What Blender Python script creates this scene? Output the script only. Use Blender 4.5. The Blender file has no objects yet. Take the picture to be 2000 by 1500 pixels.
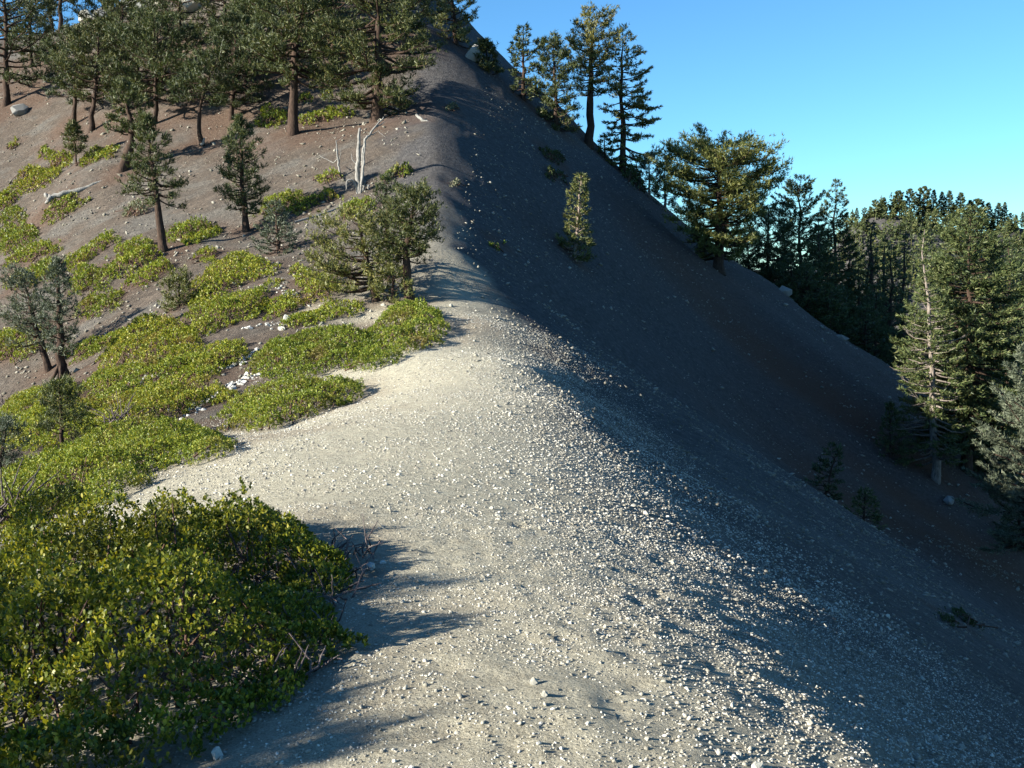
import bpy, math, random
import numpy as np
from mathutils import Vector, Matrix

# ------------------------------------------------------------------ camera, sky, sun, exposure
scene = bpy.context.scene
COL = scene.collection
CAM_Z = 1.65
PITCH = math.atan(230.0 / 2000.0)
FPX = 2000.0
cam_data = bpy.data.cameras.new('camera')
cam_data.lens = 36.0
cam_data.sensor_width = 36.0
cam_data.clip_start = 0.05
cam_data.clip_end = 30000.0
cam = bpy.data.objects.new('camera', cam_data)
cam.location = (0, 0, CAM_Z)
cam.rotation_euler = (math.pi / 2 - PITCH, 0, 0)
COL.objects.link(cam)
scene.camera = cam

SUN_EL = math.radians(20.5)
SUN_AZ = math.radians(22.5)          # behind the left-hand side
SUN_DIR = Vector((-math.cos(SUN_EL) * math.cos(SUN_AZ), -math.cos(SUN_EL) * math.sin(SUN_AZ), math.sin(SUN_EL)))
world = bpy.data.worlds.new('World')
scene.world = world
world.use_nodes = True
wn = world.node_tree
sky = wn.nodes.new('ShaderNodeTexSky')
sky.sky_type = 'NISHITA'
sky.sun_disc = False
sky.sun_elevation = SUN_EL
sky.sun_rotation = math.atan2(SUN_DIR.x, SUN_DIR.y)
sky.altitude = 2400
sky.air_density = 1.3
sky.dust_density = 0.25
sky.ozone_density = 2.5
tint = wn.nodes.new('ShaderNodeMix')          # the camera's saturated rendering of a clear mountain sky
tint.data_type = 'RGBA'
tint.blend_type = 'MULTIPLY'
tint.inputs[0].default_value = 1.0
tint.inputs[7].default_value = (0.56, 1.00, 1.30, 1)
wn.links.new(sky.outputs['Color'], tint.inputs[6])
wn.links.new(tint.outputs[2], wn.nodes['Background'].inputs['Color'])
wn.nodes['Background'].inputs['Strength'].default_value = 0.05
sun_data = bpy.data.lights.new('sun', 'SUN')
sun_data.energy = 5.0
sun_data.angle = math.radians(0.53)
sun_data.color = (1.0, 0.94, 0.82)
sun = bpy.data.objects.new('sun', sun_data)
sun.rotation_euler = (-SUN_DIR).to_track_quat('-Z', 'Y').to_euler()
sun.location = (-30, -10, 40)
COL.objects.link(sun)
vs = scene.view_settings
vs.view_transform = 'Standard'
vs.look = 'None'
vs.gamma = 1.0
vs.use_curve_mapping = False
vs.exposure = 1.75
scene.cycles.max_bounces = 6
scene.cycles.diffuse_bounces = 1
scene.cycles.transparent_max_bounces = 4

# ------------------------------------------------------------------ shape of the land
def ray(px, py):
    c, s = math.cos(PITCH), math.sin(PITCH)
    px = np.asarray(px, float); py = np.asarray(py, float)
    a = (px - 1000.0) / FPX; b = (750.0 - py) / FPX
    return a, c + b * s, -s + b * c
def at(px, py, d):
    dx, dy, dz = ray(px, py)
    t = d / dy
    return (float(dx * t), float(d), float(CAM_Z + dz * t))
# survey points of the place: picture direction and distance along the view
SURVEY = [
 # near ridge top / trail
 (850,1500,3.35),(850,1200,5.1),(850,1000,7.6),(850,900,10),(860,800,14),(890,700,20),(890,650,24),(872,600,28),
 # right shoulder of the ridge top
 (1300,1500,3.32),(1150,1200,5.02),(1250,980,9.75),(1130,800,15.5),(1030,720,19.6),(945,640,24.8),(895,595,28.7),
 # near right flank
 (1700,1500,3.72),(2000,1500,5.4),(1600,1200,7.2),(1450,1040,11.0),(1990,1350,9.0),(1300,905,15.8),(1700,1120,13.5),
 (1100,745,20.5),(1300,855,21),(1540,952,21.5),(1700,1060,21),(2000,1248,18.5),(1000,672,24),(1190,795,20.5),
 # crest climbing to the hill
 (862,500,33),(864,400,40),(852,300,48),(845,200,56),(838,80,68),(800,-80,88),
 # gravel left shoulder
 (500,1500,3.4),(620,1000,7.4),(300,912,12),(560,838,16),(712,762,19),(860,660,24),(700,900,10.3),
 # left slope
 (150,1500,3.7),(0,1300,5.2),(300,1100,6.6),(0,1080,9),(0,900,17),(100,740,33),(320,490,42),(480,450,44),(0,480,56),(0,300,70),(20,205,78),
 (570,262,56),(730,238,58),(700,372,45),(400,282,60),(150,235,71),(600,620,28.5),(400,700,26),(300,760,24),(200,700,29.5),(400,560,34),
 (200,560,40),(50,560,45),(150,352,58),(600,500,36),(0,640,40),(800,600,28.5),(780,500,34),(760,420,39.5),(780,330,47),
 (320,10,100),(400,-60,116),(120,60,106),(-150,130,105),(650,-60,100),
 # hill right flank
 (1540,918,42),(1700,1000,42),(1900,1100,39),(2000,1200,36),(1400,805,39.5),(1200,700,36),(1100,620,34.5),(1000,560,33.6),
 (920,500,34.5),(930,400,42),(1000,400,46.5),(930,250,55),(1000,200,64),(1200,500,50),(1300,500,57),(1120,505,46.5),(1400,620,55.5),(1600,700,56),
 (1700,850,50),(1850,900,51),(1980,1100,44),(900,100,69),(1100,330,59),
 # skyline rib of that flank
 (1000,140,76),(1100,212,75),(1150,284,73),(1210,335,72),(1290,400,71),(1400,500,69),(1500,545,69),(1600,635,69),(1750,725,68),(1850,800,67),(2000,930,62),
]
WORLD_PTS = [(-12,8,-4.6),(-25,18,-9.5),(-40,38,-7.5),(-60,65,2),(-8,1,-2.9),(-22,-2,-9.5),(0,-10,.5),(0,-25,1.5),(-15,-14,-6),(14,-12,-8.5),(30,-20,-19),
 (-45,-10,-22),(-75,40,-18),(12,4,-7.6),(25,4,-16.5),(22,14,-14),(45,10,-30),(33,28,-21),(40,40,-23),(55,60,-26),(38,66,-14),
 (2,90,14),(12,90,3),(26,88,-9),(45,85,-19),(0,110,14),(20,110,-6),(50,110,-24),
 (-32,135,30),(-65,125,20),(-90,95,5),(-60,100,22),(-10,118,26),(-10,140,18),(-40,160,18)]
_P = np.array([at(*s) for s in SURVEY] + [tuple(map(float, w)) for w in WORLD_PTS])
def _tps_fit(P, lam):
    n = len(P); xy = P[:, :2] / 50.0
    d = np.hypot(xy[:, None, 0] - xy[None, :, 0], xy[:, None, 1] - xy[None, :, 1])
    K = np.where(d > 0, d * d * np.log(np.maximum(d, 1e-9)), 0) + lam * np.eye(n)
    Q = np.c_[np.ones(n), xy]
    A = np.block([[K, Q], [Q.T, np.zeros((3, 3))]])
    return xy, np.linalg.solve(A, np.r_[P[:, 2], np.zeros(3)])
_XY, _W = _tps_fit(_P, 2e-4)
def tps(x, y):
    x = np.asarray(x, float); y = np.asarray(y, float); sh = x.shape
    x = x.ravel() / 50.0; y = y.ravel() / 50.0; out = np.empty_like(x); n = len(_XY)
    for i in range(0, len(x), 40000):
        xs = x[i:i+40000]; ys = y[i:i+40000]
        d2 = (xs[:, None] - _XY[None, :, 0])**2 + (ys[:, None] - _XY[None, :, 1])**2
        out[i:i+40000] = (0.5 * d2 * np.log(np.maximum(d2, 1e-18))) @ _W[:n] + _W[n] + _W[n+1]*xs + _W[n+2]*ys
    return out.reshape(sh)
def sstep(a, b, x):
    t = np.clip((x - a) / (b - a), 0, 1); return t*t*(3-2*t)
def _h(ix, iy, seed):
    v = (ix.astype(np.int64)*374761393 + iy.astype(np.int64)*668265263 + seed*974634541) & 0x7fffffff
    v = ((v ^ (v >> 13)) * 1274126177) & 0x7fffffff
    v = ((v ^ (v >> 16)) * 2246822519) & 0x7fffffff
    return ((v ^ (v >> 15)) & 0xffff) / 65535.0
def vnoise(x, y, seed=0):
    ix = np.floor(x); iy = np.floor(y); fx = x-ix; fy = y-iy
    fx = fx*fx*fx*(fx*(fx*6-15)+10); fy = fy*fy*fy*(fy*(fy*6-15)+10)
    a=_h(ix,iy,seed); b=_h(ix+1,iy,seed); c=_h(ix,iy+1,seed); d=_h(ix+1,iy+1,seed)
    return (a+(b-a)*fx)*(1-fy)+(c+(d-c)*fx)*fy - .5
def fbm(x, y, octv=4, seed=0):
    s = 0; a = 1.0
    for o in range(octv):
        s = s + a*vnoise(x*2**o + 17.3*o, y*2**o - 9.1*o, seed+o); a *= .5
    return s
def far_z(x, y):
    # valley and the wooded ridge on the far side
    base = -55 + 0*x
    cx = 14.5 + 3*np.exp(-((x-116)/14.0)**2) - .0003*(x-120)**2 + 4.5*fbm(x/22, x*0+3, 3, 5)
    yc = 300 + .25*(x-120)
    prof = cx - .62*np.abs(y-yc) + 5*fbm(x/22, y/22, 4, 9)
    left = sstep(55, 98, x)
    return np.maximum(base, prof*left + base*(1-left))
def ground_z(x, y):
    x = np.asarray(x, float); y = np.asarray(y, float)
    z = np.maximum(tps(np.clip(x,-100,70), np.clip(y,-40,150)), -55.0)
    ed = np.maximum(np.maximum(np.abs(x+15)-85, 0), np.maximum(y-128, 0)) + np.maximum(-30-y, 0)
    w = sstep(0, 40, ed)
    far = far_z(x, y)
    z = z*(1-w) + far*w
    r = np.hypot(x, y)
    z = z + .35*fbm(x/6, y/6, 3, 2)*sstep(8, 40, r) + .07*fbm(x/1.3, y/1.3, 3, 4)*(.35+.65*sstep(6,25,r))
    # sharp crest where the ridge climbs the hill
    sc = np.abs(x + .5*fbm(x*0+2, y/12, 2, 14) + .18*fbm(x/.8, y/.8, 2, 15) - np.interp(y, [28, 33, 40, 48, 56, 68, 88], [-1.75, -2.2, -2.7, -3.5, -4.4, -5.5, -8.8]))
    z = z + (.42 - .2*sstep(44, 56, y))*np.exp(-(np.sqrt(sc*sc + .09) - .3)/1.6)*sstep(28, 36, y)*(1 - sstep(75, 90, y))
    # slide runnels down the loose right-hand slopes
    uu = x*.86 - y*.5; vv = x*.5 + y*.86
    z = z + (.22*fbm(vv/3.2, uu/24, 3, 64) + .10*fbm(vv/1.1, uu/9, 2, 65))*sstep(2.5, 7, x)*sstep(5, 14, y)*(1 - sstep(75, 95, y))
    return z
_GX = np.arange(-75, 60, .3); _GY = np.arange(0, 132, .3)
_gx, _gy = np.meshgrid(_GX, _GY)
_GG = ground_z(_gx, _gy)
def gz(x, y):
    # quick ground height for planting things
    u = np.clip((np.asarray(x, float) - _GX[0]) / .3, 0, len(_GX) - 1.01); v = np.clip((np.asarray(y, float) - _GY[0]) / .3, 0, len(_GY) - 1.01)
    i = u.astype(int); j = v.astype(int); a = u - i; b = v - j
    return (_GG[j, i]*(1-a) + _GG[j, i+1]*a)*(1-b) + (_GG[j+1, i]*(1-a) + _GG[j+1, i+1]*a)*b
def ground_hit(px, py):
    dx, dy, dz = ray(np.atleast_1d(px).astype(float), np.atleast_1d(py).astype(float))
    t = np.full(dx.shape, 2.2); done = np.zeros(dx.shape, bool)
    for k in range(560):
        done |= (CAM_Z + dz*t) < gz(dx*t, dy*t)
        if done.all(): break
        t = np.where(done | (t > 125), t, t*1.0075)
    lo = t/1.0075; hi = t.copy()
    for k in range(7):
        md = (lo + hi)/2; below = (CAM_Z + dz*md) < gz(dx*md, dy*md); hi = np.where(below, md, hi); lo = np.where(below, lo, md)
    t = hi
    return np.c_[dx*t, dy*t, gz(dx*t, dy*t)]

# ------------------------------------------------------------------ materials
def mat(name):
    m = bpy.data.materials.new(name); m.use_nodes = True
    nt = m.node_tree
    return m, nt, nt.nodes['Principled BSDF']
def N(nt, t, **kw):
    n = nt.nodes.new(t)
    for k, v in kw.items(): setattr(n, k, v)
    return n
def noise(nt, scale, detail=4, rough=.55, coord='Object', vec=None):
    n = N(nt, 'ShaderNodeTexNoise'); n.inputs['Scale'].default_value = scale
    n.inputs['Detail'].default_value = detail; n.inputs['Roughness'].default_value = rough
    if vec is None:
        g = N(nt, 'ShaderNodeNewGeometry'); vec = g.outputs['Position']
    nt.links.new(vec, n.inputs['Vector']); return n.outputs['Fac']
def ramp(nt, fac, stops):
    r = N(nt, 'ShaderNodeValToRGB'); e = r.color_ramp.elements
    while len(e) < len(stops): e.new(.5)
    for k, (p, c) in enumerate(stops):
        e[k].position = p; e[k].color = tuple(c) + (1,) if len(c) == 3 else c
    nt.links.new(fac, r.inputs['Fac']); return r.outputs['Color']
def mix(nt, fac, a, b, mode='MIX'):
    m = N(nt, 'ShaderNodeMix', data_type='RGBA', blend_type=mode)
    if isinstance(fac, (int, float)): m.inputs[0].default_value = fac
    else: nt.links.new(fac, m.inputs[0])
    for v, i in ((a, 6), (b, 7)):
        if isinstance(v, tuple): m.inputs[i].default_value = v + (1,)
        else: nt.links.new(v, m.inputs[i])
    return m.outputs[2]
def attr(nt, name):
    return N(nt, 'ShaderNodeAttribute', attribute_name=name).outputs['Fac']
def bump(nt, b, h, strength, dist):
    n = N(nt, 'ShaderNodeBump'); n.inputs['Strength'].default_value = strength; n.inputs['Distance'].default_value = dist
    nt.links.new(h, n.inputs['Height']); nt.links.new(n.outputs['Normal'], b.inputs['Normal'])
def math_n(nt, op, a, b):
    n = N(nt, 'ShaderNodeMath', operation=op)
    for i, v in enumerate((a, b)):
        if isinstance(v, (int, float)): n.inputs[i].default_value = v
        else: nt.links.new(v, n.inputs[i])
    return n.outputs[0]

def ground_material():
    m, nt, b = mat('ground_gravel_soil')
    fine = noise(nt, 95, 6, .75); mid = noise(nt, 9, 5, .6); lump = noise(nt, 4.0, 8, .8); big = noise(nt, .8, 4)
    pale = mix(nt, 1.0, ramp(nt, fine, [(.32, (.19, .175, .132)), (.48, (.40, .375, .29)), (.7, (.58, .55, .44))]),
               ramp(nt, mid, [(.3, (.74, .72, .69)), (.7, (1.04, 1.03, 1))]), 'MULTIPLY')
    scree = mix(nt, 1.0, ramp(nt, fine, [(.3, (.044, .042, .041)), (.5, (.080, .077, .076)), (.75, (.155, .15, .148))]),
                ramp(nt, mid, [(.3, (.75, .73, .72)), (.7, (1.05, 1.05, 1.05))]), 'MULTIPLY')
    soil = mix(nt, 1.0, ramp(nt, fine, [(.3, (.044, .036, .029)), (.5, (.092, .076, .061)), (.75, (.185, .16, .134))]),
               ramp(nt, big, [(.3, (.8, .78, .76)), (.7, (1.15, 1.12, 1.1))]), 'MULTIPLY')
    litter_and_shade = ramp(nt, noise(nt, 40, 5, .7), [(.3, (.05, .026, .016)), (.55, (.11, .055, .032)), (.8, (.17, .10, .065))])
    var = ramp(nt, lump, [(.30, (.48, .48, .50)), (.5, (.95, .95, .95)), (.68, (1.6, 1.58, 1.55))])
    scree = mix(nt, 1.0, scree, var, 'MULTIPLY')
    soil = mix(nt, 1.0, mix(nt, ramp(nt, noise(nt, .35, 5, .6), [(.48, (0, 0, 0)), (.62, (.8, .8, .8))]), soil, ramp(nt, fine, [(.3, (.056, .052, .045)), (.5, (.116, .108, .094)), (.75, (.22, .209, .186))])), var, 'MULTIPLY')
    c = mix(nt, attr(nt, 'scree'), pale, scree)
    c = mix(nt, attr(nt, 'soil'), c, soil)
    c = mix(nt, attr(nt, 'litter_and_shade'), c, litter_and_shade)
    c = mix(nt, attr(nt, 'streak'), c, (.13, .13, .125))
    nt.links.new(c, b.inputs['Base Color'])
    b.inputs['Roughness'].default_value = .95; b.inputs['Specular IOR Level'].default_value = .15
    hgt = math_n(nt, 'ADD', math_n(nt, 'ADD', noise(nt, 75, 6, .8), math_n(nt, 'MULTIPLY', noise(nt, 34, 3, .6), 1.1)), math_n(nt, 'MULTIPLY', math_n(nt, 'ADD', noise(nt, 16, 3), math_n(nt, 'MULTIPLY', noise(nt, 3.5, 6, .7), 2.5)), 1.3))
    far_rough = math_n(nt, 'MULTIPLY', math_n(nt, 'MULTIPLY', noise(nt, 7, 6, .75), math_n(nt, 'MAXIMUM', attr(nt, 'soil'), attr(nt, 'scree'))), 4.0)
    bump(nt, b, math_n(nt, 'ADD', hgt, far_rough), 1.0, .022)
    return m
def stone_material(name, lo, mi, hi, tint=None):
    m, nt, b = mat(name)
    g = N(nt, 'ShaderNodeNewGeometry')
    c = ramp(nt, g.outputs['Random Per Island'], [(0, lo), (.55, mi), (1, hi)])
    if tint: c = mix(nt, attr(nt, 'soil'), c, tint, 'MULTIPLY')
    c = mix(nt, 1.0, c, ramp(nt, noise(nt, 60, 4), [(.3, (.75, .75, .75)), (.7, (1.1, 1.1, 1.08))]), 'MULTIPLY')
    nt.links.new(c, b.inputs['Base Color']); b.inputs['Roughness'].default_value = .85
    b.inputs['Specular IOR Level'].default_value = .25
    bump(nt, b, noise(nt, 45, 5, .7), .5, .01)
    return m
def leaf_material(name, stops, brown, trans=.35, rough=.5, scale=1.1, spec=.25):
    m, nt, b = mat(name)
    g = N(nt, 'ShaderNodeNewGeometry')
    c = ramp(nt, g.outputs['Random Per Island'], stops)
    if brown:
        f = ramp(nt, noise(nt, scale, 3), [(.56, (0, 0, 0)), (.70, (.75, .75, .75))])
        c = mix(nt, f, c, brown)
    c = mix(nt, 1.0, c, ramp(nt, noise(nt, scale*3.1, 3), [(.3, (.72, .76, .7)), (.7, (1.12, 1.1, 1.05))]), 'MULTIPLY')
    oi = N(nt, 'ShaderNodeObjectInfo'); c = mix(nt, 1.0, c, ramp(nt, oi.outputs['Random'], [(0, (.78, .82, .85)), (.5, (1, 1, 1)), (1, (1.12, 1.02, .95))]), 'MULTIPLY')
    nt.links.new(c, b.inputs['Base Color']); b.inputs['Roughness'].default_value = rough; b.inputs['Specular IOR Level'].default_value = spec
    tr = N(nt, 'ShaderNodeBsdfTranslucent'); nt.links.new(mix(nt, 1.0, c, (1.25, 1.15, .55), 'MULTIPLY'), tr.inputs['Color'])
    ms = N(nt, 'ShaderNodeMixShader'); ms.inputs['Fac'].default_value = trans
    nt.links.new(b.outputs[0], ms.inputs[1]); nt.links.new(tr.outputs[0], ms.inputs[2])
    nt.links.new(ms.outputs[0], nt.nodes['Material Output'].inputs['Surface'])
    return m
def bark_material(name, lo, hi, sc=18):
    m, nt, b = mat(name)
    mp = N(nt, 'ShaderNodeMapping'); mp.inputs['Scale'].default_value = (1, 1, .22)
    g = N(nt, 'ShaderNodeNewGeometry'); nt.links.new(g.outputs['Position'], mp.inputs['Vector'])
    n1 = noise(nt, sc, 5, .65, vec=mp.outputs['Vector'])
    nt.links.new(ramp(nt, n1, [(.35, lo), (.65, hi)]), b.inputs['Base Color'])
    b.inputs['Roughness'].default_value = .9; b.inputs['Specular IOR Level'].default_value = .15
    bump(nt, b, n1, .9, .03)
    return m
M_GROUND = ground_material()
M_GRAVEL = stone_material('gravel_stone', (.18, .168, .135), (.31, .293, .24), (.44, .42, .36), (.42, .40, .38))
M_STONE = stone_material('pale_stone', (.25, .235, .192), (.345, .327, .272), (.47, .45, .385))
M_WHITE = stone_material('white_stone', (.27, .265, .245), (.37, .36, .33), (.50, .49, .45))
M_DARKROCK = stone_material('grey_rock', (.13, .13, .125), (.22, .215, .20), (.34, .33, .30))
M_MANZ = leaf_material('shrub_leaf', [(0, (.065, .10, .014)), (.45, (.15, .195, .022)), (.8, (.25, .285, .036)), (1, (.35, .31, .06))], (.18, .12, .045), .28, .5)
M_MANZ_NEAR = leaf_material('near_shrub_leaf', [(0, (.05, .075, .012)), (.5, (.115, .145, .018)), (.8, (.27, .265, .028)), (1, (.40, .34, .05))], (.12, .10, .03), .38, .42)
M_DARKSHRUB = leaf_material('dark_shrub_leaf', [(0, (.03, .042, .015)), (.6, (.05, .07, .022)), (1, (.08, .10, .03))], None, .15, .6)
M_GREY = leaf_material('grey_shrub_leaf', [(0, (.10, .115, .08)), (.6, (.16, .175, .12)), (1, (.23, .24, .17))], None, .2, .7)
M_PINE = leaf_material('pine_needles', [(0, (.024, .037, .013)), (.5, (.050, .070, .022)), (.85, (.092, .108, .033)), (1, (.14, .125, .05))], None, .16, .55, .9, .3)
M_PINE_WARM_LIT = leaf_material('warm_lit_pine_needles', [(0, (.055, .07, .02)), (.5, (.125, .138, .04)), (.85, (.205, .20, .062)), (1, (.28, .23, .09))], None, .18, .5, .9, .3)  # lit copy of the pine needles, warm sun mixed into the colour
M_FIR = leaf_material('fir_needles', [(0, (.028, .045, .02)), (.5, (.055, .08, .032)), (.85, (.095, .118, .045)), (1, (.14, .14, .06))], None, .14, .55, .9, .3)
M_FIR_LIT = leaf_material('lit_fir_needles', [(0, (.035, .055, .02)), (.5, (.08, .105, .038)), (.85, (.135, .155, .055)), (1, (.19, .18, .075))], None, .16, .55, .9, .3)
M_PINE_GOLD_LIT = leaf_material('gold_lit_pine_needles', [(0, (.05, .068, .02)), (.5, (.118, .136, .04)), (.85, (.19, .195, .06)), (1, (.255, .23, .085))], None, .22, .5, .9, .3)  # brighter pine needles with golden sunlight put into the colour
M_SILVER = leaf_material('silvery_needles', [(0, (.05, .065, .045)), (.5, (.09, .11, .075)), (1, (.15, .165, .115))], None, .14, .6, .9, .3)
M_BARK = bark_material('pine_bark', (.020, .013, .010), (.072, .047, .034))
M_BARK_PALE = bark_material('pale_bark', (.15, .11, .085), (.32, .26, .21))
M_BARK_GREY = bark_material('weathered_bark', (.10, .08, .065), (.25, .215, .185))
M_DEAD = bark_material('bleached_wood', (.11, .105, .095), (.31, .30, .275), 26)
M_TWIG = bark_material('shrub_twig', (.055, .032, .024), (.14, .085, .062), 30)
M_TWIG_GREY = bark_material('dead_twig', (.055, .042, .042), (.15, .125, .12), 30)

# ------------------------------------------------------------------ builders
def make_mesh(name, V, F, m, smooth=False, attrs=None):
    me = bpy.data.meshes.new(name)
    V = np.asarray(V, np.float32); F = np.asarray(F, np.int32); k = F.shape[1]
    me.vertices.add(len(V)); me.vertices.foreach_set('co', V.ravel())
    me.loops.add(F.size); me.loops.foreach_set('vertex_index', F.ravel())
    me.polygons.add(len(F)); me.polygons.foreach_set('loop_start', np.arange(0, F.size, k, dtype=np.int32))
    me.polygons.foreach_set('loop_total', np.full(len(F), k, np.int32))
    if smooth: me.polygons.foreach_set('use_smooth', np.ones(len(F), bool))
    for an, av in (attrs or {}).items():
        a = me.attributes.new(an, 'FLOAT', 'POINT'); a.data.foreach_set('value', np.asarray(av, np.float32))
    me.update(calc_edges=True); me.materials.append(m)
    return me
def link(name, me, parent=None, loc=None):
    o = bpy.data.objects.new(name, me); COL.objects.link(o)
    if parent is not None: o.parent = parent
    if loc is not None: o.location = loc
    return o
def tag(o, label, cat, group=None, kind=None):
    o['label'] = label; o['category'] = cat
    if group: o['group'] = group
    if kind: o['kind'] = kind
    return o
def copy_thing(root, loc, rotz, scale, label, group):
    r = root.copy(); COL.objects.link(r); r.location = loc; r.rotation_euler = (0, 0, rotz); r.scale = scale
    r['label'] = label; r['group'] = group
    for ch in list(root.children):
        c = ch.copy(); COL.objects.link(c); c.parent = r
    return r
class Geo:
    """collects triangles of one part"""
    def __init__(s): s.V = []; s.F = []; s.n = 0
    def add(s, V, F):
        s.V.append(np.asarray(V, float)); s.F.append(np.asarray(F, int) + s.n); s.n += len(V)
    def mesh(s, name, m, smooth=False):
        return make_mesh(name, np.concatenate(s.V), np.concatenate(s.F), m, smooth)
def tube(geo, P, R, k=6, cap=True, flare=None, rng=None):
    P = np.asarray(P, float); R = np.asarray(R, float); n = len(P)
    T = np.gradient(P, axis=0); T /= np.linalg.norm(T, axis=1)[:, None] + 1e-9
    ref = np.array((1., 0, 0)) if abs(T[0, 0]) < .8 else np.array((0, 1., 0))
    A = np.cross(T, ref); A /= np.linalg.norm(A, axis=1)[:, None] + 1e-9; B = np.cross(T, A)
    th = np.linspace(0, 2*np.pi, k, endpoint=False)
    RR = np.repeat(R[:, None], k, 1)
    if rng is not None: RR = RR*(1 + rng.uniform(-.13, .13, RR.shape))
    V = (P[:, None] + RR[..., None]*(np.cos(th)[None, :, None]*A[:, None] + np.sin(th)[None, :, None]*B[:, None])).reshape(-1, 3)
    i = np.arange(n-1)[:, None]*k; j = np.arange(k)[None]; j2 = (j+1) % k
    a = (i+j).ravel(); b = (i+j2).ravel(); c = (i+k+j2).ravel(); d = (i+k+j).ravel()
    F = np.r_[np.c_[a, b, c], np.c_[a, c, d]]
    if cap:
        V = np.r_[V, P[-1:]]; e = (n-1)*k
        F = np.r_[F, np.c_[e+np.arange(k), e+(np.arange(k)+1) % k, np.full(k, n*k)]]
    geo.add(V, F)
def unit(v):
    return v / (np.linalg.norm(v, axis=-1, keepdims=True) + 1e-9)
def tufts(geo, P, D, L, k, spread, w, rng):
    """needle sprays: k thin blades fanning from each point"""
    P = np.repeat(np.asarray(P, float), k, 0); D = np.repeat(unit(np.asarray(D, float)), k, 0); L = np.repeat(np.asarray(L, float), k)
    n = len(P)
    d = unit(D + rng.normal(0, spread, (n, 3)))
    P = P + rng.normal(0, .12, (n, 3))*L[:, None]
    s = unit(np.cross(d, rng.normal(0, 1, (n, 3))))*(w*L*rng.uniform(.7, 1.3, n))[:, None]
    tip = P + d*(L*rng.uniform(.7, 1.15, n))[:, None]
    V = np.stack([P - s*.5, P + s*.5, tip], 1).reshape(-1, 3)
    geo.add(V, np.arange(3*n).reshape(-1, 3))

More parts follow.
